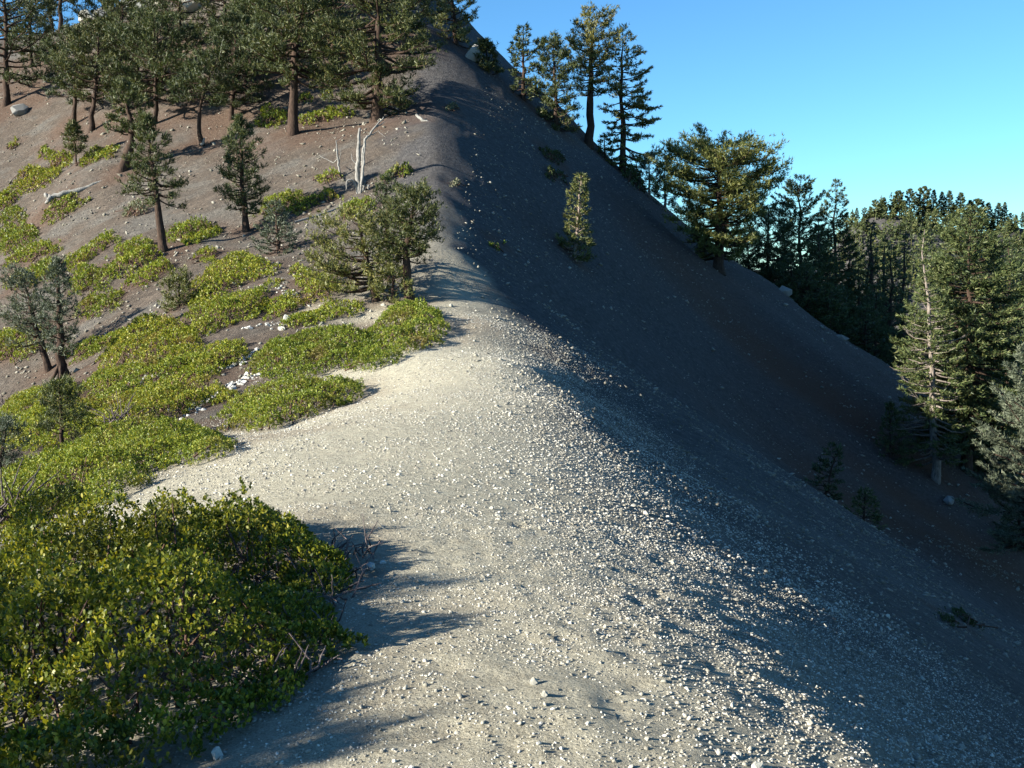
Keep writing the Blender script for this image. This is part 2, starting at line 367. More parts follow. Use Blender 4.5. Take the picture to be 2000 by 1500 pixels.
def curve_path(base, top, bend, n=10):
    t = np.linspace(0, 1, n)[:, None]
    return base*(1-t) + top*t + np.asarray(bend)[None]*(np.sin(np.pi*t))
def tree(name, label, cat, base, h, lean=(0, 0), bend=(0, 0, 0), r0=.16, prof=((.2, .8), (.5, 1), (.8, .6), (1, .1)), nbr=55, elev=(0, 45), droop=.25,
         tw=9, needle=.2, nk=5, spread=.6, nw=.19, style='pine', mats=None, seed=1, bare=None, limbs=(), flat=0., dead=0, roots=False, group=None, asym=(0, 0), trunk_top=1., azr=None):
    rng = np.random.default_rng(seed)
    mn, mb = mats or (M_PINE, M_BARK)
    root = bpy.data.objects.new(name, None); COL.objects.link(root); root.location = base; root.empty_display_size = .3
    tag(root, label, cat, group)
    wood = Geo(); crown = Geo()
    top = np.array((lean[0], lean[1], h))
    path = curve_path(np.array((0, 0, -.25)), top, bend, 12)
    path[1:-1] += rng.normal(0, .012*h*.5, (10, 3))*np.array((1, 1, .2))
    tt = np.linspace(0, 1, 12)
    rad = r0*(1-tt)**.8*.95 + .012
    rad[0] *= 1.35; rad[1] *= 1.08
    tube(wood, path[tt <= trunk_top], rad[tt <= trunk_top], 7, rng=rng)
    if roots:
        for a in np.linspace(0, 6.28, 6, endpoint=False):
            a += rng.uniform(-.3, .3); q = np.array((math.cos(a), math.sin(a), 0))
            tube(wood, [q*r0*.3 + np.array((0, 0, .5)), q*r0*1.3 + np.array((0, 0, .18)), q*r0*2.8 + np.array((0, 0, -.15))], [r0*.3, r0*.38, r0*.15], 5)
    px = np.array([p[0] for p in prof]); pr = np.array([p[1] for p in prof])
    tp = []; td = []; tl = []
    def trunk_at(t): return np.array([np.interp(t, tt, path[:, c]) for c in range(3)])
    def branch(P, az, el, L, isdead, rb, twn):
        n = 5; pts = [P]; d = np.array((math.cos(az)*math.cos(el), math.sin(az)*math.cos(el), math.sin(el)))
        wob = rng.normal(0, .12, 3)
        for i in range(1, n):
            s = i/(n-1)
            dd = d + np.array((0, 0, -droop*(1-s)*1.1 + droop*1.5*s*s)) + wob*s + rng.normal(0, .09, 3)
            pts.append(pts[-1] + unit(dd)*L/(n-1))
        pts = np.array(pts)
        tube(wood, pts, np.linspace(rb, rb*.22, n), 3, cap=False)
        if isdead:
            for q in range(3):
                s = rng.uniform(.4, .95); o = np.array([np.interp(s, np.linspace(0, 1, n), pts[:, c]) for c in range(3)])
                a2 = az + rng.choice((-1, 1))*rng.uniform(.4, 1.1); e2 = el + rng.uniform(-.3, .6)
                q2 = np.array((math.cos(a2)*math.cos(e2), math.sin(a2)*math.cos(e2), math.sin(e2)))
                tube(wood, [o, o + q2*L*.16, o + q2*L*.28 + np.array((0, 0, L*.04))], [rb*.35, rb*.25, rb*.1], 3)
            return
        m = max(4, int(L*twn))
        for q in range(m):
            s = rng.uniform(.25, 1.)**.8; o = np.array([np.interp(s, np.linspace(0, 1, n), pts[:, c]) for c in range(3)])
            j = min(n-2, int(s*(n-1))); bd = unit(pts[j+1] - pts[j])
            sd = rng.choice((-1., 1.))
            side = unit(np.cross(bd, np.array((0, 0, 1.))))*sd
            up = np.array((0, 0, 1.))
            if style == 'fir':
                dv = unit(bd*rng.uniform(.5, 1.) + side*rng.uniform(.3, .9) + up*rng.normal(.02, .1))
                tlg = L*(1.05-s)*.42 + .10
            else:
                dv = unit(bd*rng.uniform(.3, 1.) + side*rng.uniform(.0, .9) + up*rng.uniform(-.15, .75)*(1-flat))
                tlg = rng.uniform(.1, .38)*(.35+L*.42)*(1.15-.5*s)
            k = max(1, int(round(tlg/(needle*.8))))
            if style != 'fir':
                sg = .06 + .045*L
                for r in range(3):
                    tp.append(o + dv*tlg + rng.normal(0, 1, 3)*np.array((sg, sg, sg*.7)) + up*sg*.4); td.append(dv*.5 + up*.6 + rng.normal(0, .4, 3)); tl.append(needle*rng.uniform(.75, 1.2))
            for r in range(1, k+1):
                tp.append(o + dv*tlg*r/k); td.append(dv*.8 + up*(.25 if style != 'fir' else .1)); tl.append(needle*rng.uniform(.75, 1.2))
        tp.append(pts[-1]); td.append(unit(pts[-1]-pts[-2])); tl.append(needle)
    t0 = px[0]
    for i in range(nbr):
        t = t0 + (1-t0)*((i + rng.uniform(0, 1))/nbr)**.95
        if style == 'fir': t = t0 + (1-t0)*(round((t-t0)/(1-t0)*nbr/5)/(nbr/5)) if nbr > 25 else t
        t = min(t, .985)
        R = float(np.interp(t, px, pr))
        az = i*2.39996 + rng.uniform(-.5, .5)
        if azr: az = rng.uniform(*azr)
        L = R*rng.uniform(.62, 1.12)*(1 + asym[0]*math.cos(az) + asym[1]*math.sin(az))
        if L < .08: continue
        el = math.radians(elev[0] + (elev[1]-elev[0])*((t-t0)/(1-t0))**1.3 + rng.normal(0, 8))
        branch(trunk_at(t), az, el, L, rng.uniform() < dead, max(.012, r0*.36*(1-t)+.01*L), tw)
    for (t, azd, eld, L) in limbs:
        branch(trunk_at(t), math.radians(azd), math.radians(eld), L, False, r0*.45, tw*1.4)
    for (t, azd, eld, L) in (bare or ()):
        branch(trunk_at(t), math.radians(azd), math.radians(eld), L, True, max(.018, r0*.22), tw)
    if trunk_top >= 1. and tp: tp += [path[-1]]*3; td += [np.array((0, 0, 1.))]*3; tl += [needle]*3
    link('trunk', wood.mesh('trunk', mb, True), root)
    if tp:
        tufts(crown, tp, td, tl, nk, spread, nw, rng)
        link('crown', crown.mesh('crown', mn), root)
    return root
# ------------------------------------------------------------------ the ground sheet
_cr = np.array([at(*s) for s in [(850,1500,3.35),(850,1200,5.1),(850,1000,7.6),(855,900,10),(870,800,14),(895,700,20),(895,650,24),(876,600,28),(868,500,33),(868,400,40),(856,300,48),(848,200,56),(840,80,68),(800,-80,88)]])
def crest_x(y): return np.interp(y, _cr[:, 1], _cr[:, 0])
def steps(start, stop, f):
    out = [start]
    while out[-1] < stop: out.append(out[-1] + f(out[-1]))
    return out
xs_r = steps(.3, 9000, lambda v: max(.05, .0195*(v-.3)) if v < 60 else .07*v)
xs_l = steps(.3, 9000, lambda v: max(.05, .0205*(v-.3)) if v < 60 else .07*v)
XS = np.array([.6 - v for v in xs_l[:0:-1]] + xs_r)
YS = np.array([-v for v in steps(1.2, 500, lambda v: .25*v)[::-1]] + steps(-.5, 2.4, lambda v: .3) + steps(2.6, 14000, lambda v: max(.05, .0122*v) if v < 132 else (.03*v if v < 400 else .12*v)))
GXm, GYm = np.meshgrid(XS, YS)
GZm = ground_z(GXm, GYm)
nearw = np.exp(-(GYm/9.0)**2)*np.exp(-((GXm-.3)/5.0)**2)
side = GXm - crest_x(GYm)
rough = .6 + .7*sstep(0, 1.8, side)
GZm += nearw*(.030*rough*fbm(GXm/.22, GYm/.22, 3, 21) + .024*fbm(GXm/.6, GYm/.6, 2, 31) + .009*fbm(GXm/.11, GYm/.11, 2, 33))
# scuffs and boot dents on the near trail
_rg = np.random.default_rng(5)
for _ in range(420):
    cy = _rg.uniform(2.7, 7.5); cx = _rg.normal(-.15, .9); rr = _rg.uniform(.03, .075); dp = rr*_rg.uniform(.10, .30)
    i0, i1 = np.searchsorted(XS, [cx-rr*2.5, cx+rr*2.5]); j0, j1 = np.searchsorted(YS, [cy-rr*2.5, cy+rr*2.5])
    sx = GXm[j0:j1, i0:i1]-cx; sy = GYm[j0:j1, i0:i1]-cy; q = np.hypot(sx, sy*_rg.uniform(.6, 1.2))/rr
    GZm[j0:j1, i0:i1] += dp*(-np.exp(-q*q) + .45*np.exp(-((q-1.35)/.35)**2))
GXm = GXm + 0; ny_, nx_ = GXm.shape
ii = (np.arange(ny_-1)[:, None]*nx_ + np.arange(nx_-1)[None]).ravel()
F = np.c_[ii, ii+1, ii+nx_+1, ii+nx_]
nz1 = fbm(GXm/5, GYm/5, 4, 41); nz2 = fbm(GXm/1.5, GYm/1.5, 3, 51)
soil = sstep(1.2, 4.2, -side + 2.2*nz2 + 1.5*nz1)*sstep(6, 10, GYm+nz1)
soil = np.maximum(soil, sstep(29, 40, GYm + 5*nz2)*sstep(.4, 3.4, -side + 2.4*nz2))
soil = np.where((GYm < 22) & (GXm > -6), soil*sstep(2.6, 4.4, -side + 1.2*nz2), soil)
soil = soil*(1 - sstep(120, 145, GYm))
scree = np.clip(.9*sstep(120, 145, GYm) + sstep(22, 42, GYm + .6*side + 5*nz2) + .97*sstep(1.0, 3.6, side + .9*nz2 + .03*GYm), 0, 1)  # right of the crest this also puts extra shade into the flank colour
u = GXm*.86 - GYm*.5; v = GXm*.5 + GYm*.86          # along and across the fall line
streak = sstep(.05, .33, fbm(v/1.7, u/26, 4, 61))*.35*sstep(1.2, 4, side)*(1-sstep(26, 31, GYm + .1*side))
red_shade_band = (.25 + .6*sstep(-.12, .22, fbm(v/9, u/40, 3, 66)))*sstep(7, 17, side + 3*nz1)*sstep(33, 42, GYm)*(1 - sstep(90, 110, GYm))  # reddish soil tone that also paints shade into the lower gully
litter_and_shade = np.maximum(red_shade_band, np.zeros_like(soil))  # mask for needle litter plus the gully's painted shade
LITTER_SPOTS = []
def finish_ground():
    global litter_and_shade
    for (x, y, r) in LITTER_SPOTS:
        litter_and_shade = np.maximum(litter_and_shade, .42*(1 - sstep(.35*r, r, np.hypot(GXm-x, GYm-y) + .5*r*nz2)))
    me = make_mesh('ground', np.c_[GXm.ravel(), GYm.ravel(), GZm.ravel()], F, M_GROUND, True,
                   {'soil': soil.ravel(), 'scree': scree.ravel(), 'litter_and_shade': litter_and_shade.ravel(), 'streak': streak.ravel()})
    o = link('ground', me); o['kind'] = 'structure'
    return o
def gexact(x, y):
    # height of the finished sheet (bilinear on its own grid)
    i = np.clip(np.searchsorted(XS, x)-1, 0, nx_-2); j = np.clip(np.searchsorted(YS, y)-1, 0, ny_-2)
    a = (x-XS[i])/(XS[i+1]-XS[i]); b = (y-YS[j])/(YS[j+1]-YS[j])
    return (GZm[j, i]*(1-a)+GZm[j, i+1]*a)*(1-b) + (GZm[j+1, i]*(1-a)+GZm[j+1, i+1]*a)*b
def gattr(A, x, y):
    return A[np.clip(np.searchsorted(YS, y), 0, ny_-1), np.clip(np.searchsorted(XS, x), 0, nx_-1)]
print('ground quads', len(F))

# ------------------------------------------------------------------ gravel and stones
def gravel_set(rng, n, xr, yr, med, sig, wfun, smax):
    x = rng.uniform(*xr, n*3); y = rng.uniform(*yr, n*3)
    keep = rng.uniform(0, 1, n*3) < wfun(x, y); x = x[keep][:n]; y = y[keep][:n]
    s = np.minimum(med*np.exp(rng.normal(0, sig, len(x))), smax)
    return np.c_[x, y, s]
OCT = np.array([(1,0,0),(-1,0,0),(0,1,0),(0,-1,0),(0,0,1),(0,0,-1)], float)
OCTF = np.array([(0,2,4),(2,1,4),(1,3,4),(3,0,4),(2,0,5),(1,2,5),(3,1,5),(0,3,5)])
def build_gravel(parent):
    rng = np.random.default_rng(8)
    def w_near(x, y):
        s = x - crest_x(y); return np.clip(.12 + .85*sstep(.3, 1.5, s) + .35*sstep(.8, 2., -s) + .5*fbm(x/.7, y/.7, 3, 71), .05, 1)
    S = [gravel_set(rng, 17000, (-2.2, 4.2), (2.7, 9), .0064, .5, w_near, .03),
         gravel_set(rng, 15000, (-6, 10), (8, 30), .0122, .45, lambda x, y: np.clip(w_near(x, y)*1.1*(1-.55*(y-8)/22), 0, 1), .05),
         gravel_set(rng, 19000, (-2, 30), (12, 75), .030, .55, lambda x, y: np.clip(sstep(-.2, 1.5, x-crest_x(y))*(.4+.9*fbm(x/3, y/3, 3, 81))*(30/np.maximum(y, 14))**.7, 0, 1), .24),
         gravel_set(rng, 12000, (-45, 0), (22, 95), .05, .55, lambda x, y: np.clip(sstep(.2, 2, crest_x(y)-x)*(.35+1.1*fbm(x/2.5, y/2.5, 3, 91))*(34/np.maximum(y, 24)), 0, 1), .18)]
    S = np.concatenate(S); n = len(S)
    S[:, 2] = np.minimum(S[:, 2], .0026*S[:, 1] + .008)
    z = gexact(S[:, 0], S[:, 1])
    B = OCT[None]*(1 + rng.uniform(-.35, .35, (n, 6, 1))) + rng.normal(0, .18, (n, 6, 3))
    B = B*np.stack([rng.uniform(.8, 1.35, n), rng.uniform(.6, 1., n), rng.uniform(.4, .8, n)], 1)[:, None]
    a = rng.uniform(0, 6.283, n); ca, sa = np.cos(a), np.sin(a)
    bx = B[..., 0]*ca[:, None] - B[..., 1]*sa[:, None]; by = B[..., 0]*sa[:, None] + B[..., 1]*ca[:, None]
    t1 = rng.normal(0, .35, n)[:, None]; bz = B[..., 2] + t1*bx
    V = np.stack([bx, by, bz], -1)*S[:, 2][:, None, None] + np.c_[S[:, :2], z + S[:, 2]*.18][:, None]
    Fg = (OCTF[None] + (np.arange(n)*6)[:, None, None]).reshape(-1, 3)
    so = np.repeat(np.maximum(gattr(soil, S[:, 0], S[:, 1])*.6, gattr(scree, S[:, 0], S[:, 1])*np.where(S[:, 1] > 30, .45, .7)), 6)  # stones dimmed along with the flank's painted shade
    o = link('gravel', make_mesh('gravel', V.reshape(-1, 3), Fg, M_GRAVEL, False, {'soil': so}), parent)
    o['kind'] = 'stuff'
import bmesh
def rock_mesh(name, m, seed, pts=16, sq=(1, .8, .6)):
    rng = np.random.default_rng(seed); bm = bmesh.new()
    P = unit(rng.normal(0, 1, (pts, 3)))*rng.uniform(.82, 1.1, (pts, 1))*np.array(sq)
    for p in P: bm.verts.new(p)
    r = bmesh.ops.convex_hull(bm, input=list(bm.verts))
    bmesh.ops.delete(bm, geom=[g for g in r['geom_interior'] if isinstance(g, bmesh.types.BMVert)], context='VERTS')
    me = bpy.data.meshes.new(name); bm.to_mesh(me); bm.free(); me.materials.append(m)
    return me
def build_stones(parent):
    rng = np.random.default_rng(12)
    shapes = [rock_mesh('stone', M_STONE, 100+i, 18, (1, rng.uniform(.65, .95), rng.uniform(.45, .75))) for i in range(14)]
    n = 0
    while n < 285:
        y = rng.uniform(2.9, 9.5); x = rng.uniform(-1.6, 3.6); s_ = x - float(crest_x(y))
        if rng.uniform() > .12 + .88*float(sstep(.2, 1.4, s_)): continue
        sz = .0078*math.exp(rng.normal(0, .5))*(1 + .06*y)
        o = link('stone', shapes[n % 14], parent, (x, y, float(gexact(np.array([x]), np.array([y]))[0]) + sz*.22))
        o.scale = (sz,)*3; o.rotation_euler = (rng.normal(0, .3), rng.normal(0, .3), rng.uniform(0, 6.28)); n += 1

def build_grit(parent):
    # the finest gravel: one scatter of tiny angular chips
    rng = np.random.default_rng(18)
    def w(x, y):
        s_ = x - crest_x(y); return np.clip((.32 + .6*sstep(-.2, 1.4, s_) + .8*fbm(x/.5, y/.5, 3, 73))*(1 - sstep(2.2, 5, s_))*(1 - sstep(2.5, 4.5, -s_)*(y < 8)), 0, 1)
    S = np.concatenate([gravel_set(rng, 52000, (-2.4, 4.6), (2.8, 8), .0042, .4, w, .011), gravel_set(rng, 52000, (-5.5, 4.5), (7.5, 27), .0085, .38, w, .02)])
    me = bpy.data.meshes.new('grit'); me.vertices.add(len(S))
    z = gexact(S[:, 0], S[:, 1]); me.vertices.foreach_set('co', np.c_[S[:, :2], z + S[:, 2]*.2].astype(np.float32).ravel())
    a = me.attributes.new('chip_size', 'FLOAT', 'POINT'); a.data.foreach_set('value', S[:, 2].astype(np.float32))
    m, nt, b = mat('grit_chip'); oi = N(nt, 'ShaderNodeObjectInfo')
    nt.links.new(ramp(nt, oi.outputs['Random'], [(0, (.14, .128, .10)), (.5, (.34, .315, .255)), (1, (.52, .50, .43))]), b.inputs['Base Color']); b.inputs['Roughness'].default_value = .9
    ng = bpy.data.node_groups.new('scatter_chips', 'GeometryNodeTree')
    ng.interface.new_socket('Geometry', in_out='INPUT', socket_type='NodeSocketGeometry'); ng.interface.new_socket('Geometry', in_out='OUTPUT', socket_type='NodeSocketGeometry')
    gi = ng.nodes.new('NodeGroupInput'); go = ng.nodes.new('NodeGroupOutput'); ip = ng.nodes.new('GeometryNodeInstanceOnPoints')
    ic = ng.nodes.new('GeometryNodeMeshIcoSphere'); ic.inputs['Subdivisions'].default_value = 1; ic.inputs['Radius'].default_value = 1
    sm = ng.nodes.new('GeometryNodeSetMaterial'); sm.inputs['Material'].default_value = m
    sh = ng.nodes.new('GeometryNodeSetShadeSmooth'); sh.inputs['Shade Smooth'].default_value = False
    rv = ng.nodes.new('FunctionNodeRandomValue'); rv.data_type = 'FLOAT_VECTOR'; rv.inputs[0].default_value = (.7, .5, .4); rv.inputs[1].default_value = (1.4, 1., .85)
    rr = ng.nodes.new('FunctionNodeRandomValue'); rr.data_type = 'FLOAT_VECTOR'; rr.inputs[0].default_value = (-.5, -.5, 0); rr.inputs[1].default_value = (.5, .5, 6.28); rr.inputs['Seed'].default_value = 5
    na = ng.nodes.new('GeometryNodeInputNamedAttribute'); na.data_type = 'FLOAT'; na.inputs['Name'].default_value = 'chip_size'
    vm = ng.nodes.new('ShaderNodeVectorMath'); vm.operation = 'SCALE'
    L = ng.links.new
    L(gi.outputs[0], ip.inputs['Points']); L(ic.outputs['Mesh'], sh.inputs[0]); L(sh.outputs[0], sm.inputs['Geometry']); L(sm.outputs[0], ip.inputs['Instance'])
    L(rv.outputs[0], vm.inputs[0]); L(na.outputs[0], vm.inputs['Scale']); L(vm.outputs[0], ip.inputs['Scale']); L(rr.outputs[0], ip.inputs['Rotation']); L(ip.outputs[0], go.inputs[0])
    o = link('grit', me, parent); o.modifiers.new('scatter', 'NODES').node_group = ng; me.materials.append(m); o['kind'] = 'stuff'
# ------------------------------------------------------------------ shrubs
def leaves(geo, P, A, Nn, L, Wd, detail):
    n = len(P); S = unit(np.cross(A, Nn)); Nn = np.cross(S, A)
    L = L[:, None]; Wd = Wd[:, None]
    if detail:
        V = np.stack([P, P + A*L*.38 + S*Wd*.42 + Nn*L*.05, P + A*L*.38 - S*Wd*.42 + Nn*L*.05, P + A*L*.78 + S*Wd*.40 + Nn*L*.04, P + A*L*.78 - S*Wd*.40 + Nn*L*.04, P + A*L], 1)
        T = np.array([(0, 2, 1), (1, 2, 3), (2, 4, 3), (3, 4, 5)]); k = 6
    else:
        V = np.stack([P, P + A*L*.75 + S*Wd*.62, P + A*L - S*Wd*.5], 1); T = np.array([(0, 1, 2)]); k = 3
    geo.add(V.reshape(-1, 3), (T[None] + (np.arange(n)*k)[:, None, None]).reshape(-1, 3))
def seg_dist(P, Q):
    A = Q; B = np.roll(Q, -1, 0); d = np.full(len(P), 1e9); ins = np.zeros(len(P), bool)
    for a, b in zip(A, B):
        ab = b-a; t = np.clip(((P-a) @ ab)/(ab @ ab + 1e-9), 0, 1)
        d = np.minimum(d, np.hypot(*(P - a - t[:, None]*ab).T))
        c = (a[1] > P[:, 1]) != (b[1] > P[:, 1])
        with np.errstate(divide='ignore', invalid='ignore'):
            ins ^= c & (P[:, 0] < (b[0]-a[0])*(P[:, 1]-a[1])/(b[1]-a[1]) + a[0])
    return np.where(ins, d, -d)
def shrub(label, poly, h, seed, m=None, leaf=None, lai=1.7, detail=False, world=False, name='manzanita_shrub', cat='shrub', twigs=1.0, group=None, edge=.5, clump=.85):
    rng = np.random.default_rng(seed); m = m or M_MANZ
    if world: Q = np.array(poly, float)
    else:
        pp = np.array(poly, float); H = ground_hit(pp[:, 0], pp[:, 1]); D = float(np.median(H[:, 1]))
        sh = h*.5*FPX/D; cy = pp[:, 1].mean()
        H = ground_hit(pp[:, 0], pp[:, 1] + np.where(pp[:, 1] < cy, sh*.75, sh*.2))
        far = np.median(H[:, 1]); H = H[np.abs(H[:, 1]-far) < .5*far]; Q = H[:, :2]
    ctr = Q.mean(0); D = ctr[1]
    leaf = leaf or max(.032, .0021*D)
    lo = Q.min(0)-.2; hi = Q.max(0)+.2; area = np.prod(hi-lo)
    wl = .62*leaf
    n = int(area*lai/(.5*leaf*wl)/6)
    P = rng.uniform(lo, hi, (n, 2))
    dist = seg_dist(P, Q) + (.55 if not detail else .35)*edge*(fbm(P[:, 0]/.5, P[:, 1]/.5, 4, seed)*1.4 + .02)*min(1.5, leaf/.03)
    P = P[dist > 0]; dist = dist[dist > 0]; n = len(P)
    if n < 8: return None
    g0 = gz(P[:, 0], P[:, 1]) if D > 11 else ground_z(P[:, 0], P[:, 1])
    mound = .8 + clump*1.3*fbm(P[:, 0]/(.45+.010*D), P[:, 1]/(.45+.010*D), 3, seed+7)
    ht = h*(1-np.exp(-dist/(edge*.55)))*np.clip(mound, .12, 1.7)
    z = g0 + ht*np.where(rng.uniform(0, 1, n) < .72, rng.uniform(.86, 1.05, n), rng.uniform(.15, .9, n)) + .02
    base = np.array((ctr[0], ctr[1], float(gz(*ctr)) if D > 11 else float(ground_z(*ctr))))
    root = bpy.data.objects.new(name, None); COL.objects.link(root); root.location = base; root.empty_display_size = .2
    tag(root, label, cat, group)
    C = np.c_[P, z] - base
    # sprigs of six leaves
    ax = unit(np.c_[rng.normal(0, .45, (n, 2)), np.ones(n)])
    k = 6; Pk = np.repeat(C, k, 0); Ak = np.repeat(ax, k, 0); N_ = len(Pk)
    i = np.tile(np.arange(k), n); th = i*2.4 + np.repeat(rng.uniform(0, 6.28, n), k)
    ref = unit(np.cross(Ak, np.array((.3, 1., .1)))); ref2 = np.cross(Ak, ref)
    out = ref*np.cos(th)[:, None] + ref2*np.sin(th)[:, None]
    tilt = rng.uniform(.35, 1.05, N_)[:, None]
    A = unit(Ak*np.cos(tilt) + out*np.sin(tilt))
    Nn = unit(out*np.cos(tilt) - Ak*np.sin(tilt) + rng.normal(0, .35, (N_, 3)))
    Pk = Pk + Ak*((i/k)*leaf*1.6)[:, None] - Ak*leaf*.8
    L = leaf*rng.uniform(.7, 1.2, N_)
    g = Geo(); leaves(g, Pk, A, Nn, L, L*.62, detail)
    link('foliage', g.mesh('foliage', m), root)['kind'] = 'stuff'
    # crooked stems under the leaves
    tg = Geo(); nt_ = int(min(150, max(10, twigs*(20*np.prod(Q.max(0)-Q.min(0))**.7))))
    for q in rng.choice(np.where(dist > np.quantile(dist, .3))[0], nt_):
        e = C[q]*np.array((1, 1, 1)); fo = np.array((P[q, 0], P[q, 1], g0[q])) - base
        s0 = fo + np.r_[rng.normal(0, .18, 2), -.03]; s0[2] = fo[2]-.03
        mid = (s0 + e)/2 + rng.normal(0, .05, 3)
        tube(tg, [s0, mid, e], [.010+.0004*D, .007+.0003*D, .003+.0002*D], 3, cap=False)
    link('branches', tg.mesh('branches', M_TWIG), root)['kind'] = 'stuff'
    LITTER_SPOTS.append((ctr[0], ctr[1], .5*float(np.max(np.ptp(Q, axis=0)))))
    return root
NEAR_POLY = [(-1.24,3.25),(-.95,4.0),(-.82,4.5),(-1.1,5.2),(-1.02,5.8),(-1.2,6.4),(-1.55,7.1),(-2.3,7.4),(-3.5,7.3),(-4.5,7.0),(-4.0,5.8),(-3.1,4.3),(-2.5,3.2),(-2.1,2.5),(-1.6,2.5)]
SHRUBS = [
 ('glossy green shrub spreading from the gravel edge toward the tiny lone pine', [(440,866),(380,888),(280,922),(285,945),(200,985),(60,1012),(-10,1022),(-60,960),(40,905),(120,880),(220,850),(330,828),(420,832)], .42),
 ('rounded green shrub with a sharp shadow tip jutting into the pale gravel', [(430,838),(520,840),(600,815),(680,787),(716,762),(690,742),(600,736),(520,755),(460,790)], .4),
 ('olive shrub along the gravel edge below the bare red patch', [(545,742),(640,728),(730,722),(782,706),(740,690),(720,650),(640,640),(560,650),(500,690),(475,728)], .38),
 ('yellow-green shrub beside the trail at the foot of the crooked pine', [(722,690),(800,692),(860,668),(874,632),(860,605),(800,590),(745,610),(722,640)], .45),
 ('green shrub mound above the white rock strip, downhill end', [(205,700),(215,670),(270,630),(340,612),(375,640),(400,652),(380,690),(300,718),(230,730)], .5),
 ('green shrub mound joined uphill to the long hillside mat', [(360,640),(370,610),(420,580),(500,560),(532,545),(520,582),(490,620),(420,652),(380,660)], .5),
 ('upper bushy mat of olive leaves below the small feathery fir', [(370,562),(400,530),(450,505),(510,502),(536,520),(520,545),(460,560),(410,585),(380,590)], .5),
 ('small tuft of shrub just above the upper olive mat', [(384,508),(390,490),(405,486),(420,496),(414,510)], .4),
 ('narrow green shrub above the pale pebble gully', [(505,612),(510,590),(560,575),(582,590),(560,612),(520,625)], .35),
 ('brown-green low shrub strip above the bare red patch', [(555,640),(570,610),(640,595),(700,590),(694,608),(620,630)], .35),
 ('brownish shrub under the spreading pine beside the pale scree', [(578,565),(578,520),(620,535),(690,560),(640,592),(590,588)], .45),
 ('bright green shrub bank behind the tiny lone pine', [(-20,880),(0,800),(40,770),(100,750),(150,745),(175,790),(205,830),(150,862),(60,892)], .45),
 ('dark green shrub band below the twin grey-green conifers', [(150,765),(200,730),(300,715),(370,690),(420,688),(442,716),(400,740),(300,762),(200,802)], .42),
 ('olive shrub carpet left of the white rock strip', [(200,832),(220,790),(300,762),(400,745),(446,755),(430,780),(380,802),(330,820),(260,842)], .4),
 ('rusty-leaved shrub above the top of the white rock strip', [(350,722),(400,680),(470,662),(494,684),(450,715),(390,732)], .38),
 ('green oval shrub uphill of the twin grey-green conifers', [(135,618),(150,585),(200,563),(242,570),(236,595),(190,622)], .5),
 ('small green shrub right of the flared conifer roots', [(125,692),(160,670),(200,655),(232,638),(242,655),(200,682),(150,706)], .45),
 ('long green shrub below the shadow of the leaning pine', [(238,562),(260,535),(310,505),(350,508),(332,535),(280,562)], .45),
 ('green shrub between two shaded shrubs on the lower left slope', [(140,582),(130,545),(170,518),(222,530),(200,562)], .45),
 ('shaded shrub at the foot of the leaning pine', [(215,542),(230,480),(290,463),(314,490),(290,520),(240,546)], .5),
 ('dark shaded shrub strip at the lower left slope', [(12,558),(30,530),(100,503),(112,540),(60,562)], .5),
 ('dark pointed shrub below the fallen white log path', [(120,522),(170,475),(210,453),(237,463),(200,490),(150,527)], .45),
 ('round bright green shrub right of the leaning pine trunk', [(325,472),(335,445),(370,426),(417,433),(428,460),(380,477)], .55),
 ('flat green shrub beside the foot path on the left edge slope', [(15,512),(40,485),(100,470),(132,480),(100,500),(40,520)], .45),
 ('tall heap of green shrub at the left edge beside the foot path', [(-10,502),(-10,420),(30,398),(60,440),(72,470),(30,497)], .55),
 ('green shrub just below the fallen white log', [(85,428),(95,400),(140,378),(172,388),(150,415),(110,432)], .5),
 ('green shrub cut by the left edge above the foot path', [(-10,420),(-10,372),(30,368),(42,395)], .5),
 ('lumpy green shrub above the fallen log on the left', [(20,372),(40,335),(80,318),(118,333),(100,360),(60,377)], .5),
 ('small green shrub below the short lone sapling', [(90,332),(110,305),(140,298),(138,325)], .45),
 ('tiny green shrub on the stony left slope', [(70,307),(85,288),(110,294),(96,312)], .4),
 ('green shrub right of the short lone sapling', [(150,320),(180,293),(228,286),(218,310),(160,326)], .45),
 ('green shrub patch left of the tall dark trunk', [(498,247),(510,213),(556,205),(562,240),(540,252)], .5),
 ('green shrub patch running right from the tall dark trunk', [(582,240),(620,220),(680,203),(688,225),(640,237),(592,247)], .5),
 ('green shrub behind the small feathery fir', [(495,418),(510,385),(560,373),(592,385),(570,410),(520,432)], .5),
 ('green shrub with a straight shaded lower edge near the snag', [(560,412),(592,385),(650,370),(668,385),(620,400),(580,417)], .5),
 ('shaded dark shrub directly below the bleached snag', [(662,422),(690,388),(730,390),(734,416),(690,428)], .5),
 ('small bright shrub right of the bleached snag', [(748,347),(770,323),(800,328),(792,347)], .45),
 ('round yellow-green bush left of the bleached snag base', [(625,357),(630,333),(655,328),(664,350),(645,362)], .5),
 ('tiny shrub at the upper left edge of the slope', [(2,292),(28,270),(42,278),(22,293)], .4),
 ('tiny green shrub just right of the tall dark trunk', [(577,200),(590,182),(608,184),(606,198)], .4),
 ('tiny green shrub below the short branchless stump tree', [(624,190),(635,174),(656,174),(652,188)], .4),
 ('shaded shrub at the left edge below the bright shrub bank', [(-50,1040),(-10,975),(50,960),(62,1005),(30,1040)], .45),
 ('green shrub at the left edge behind the twin conifers', [(-20,705),(-10,645),(55,635),(90,680),(40,705)], .5),
]
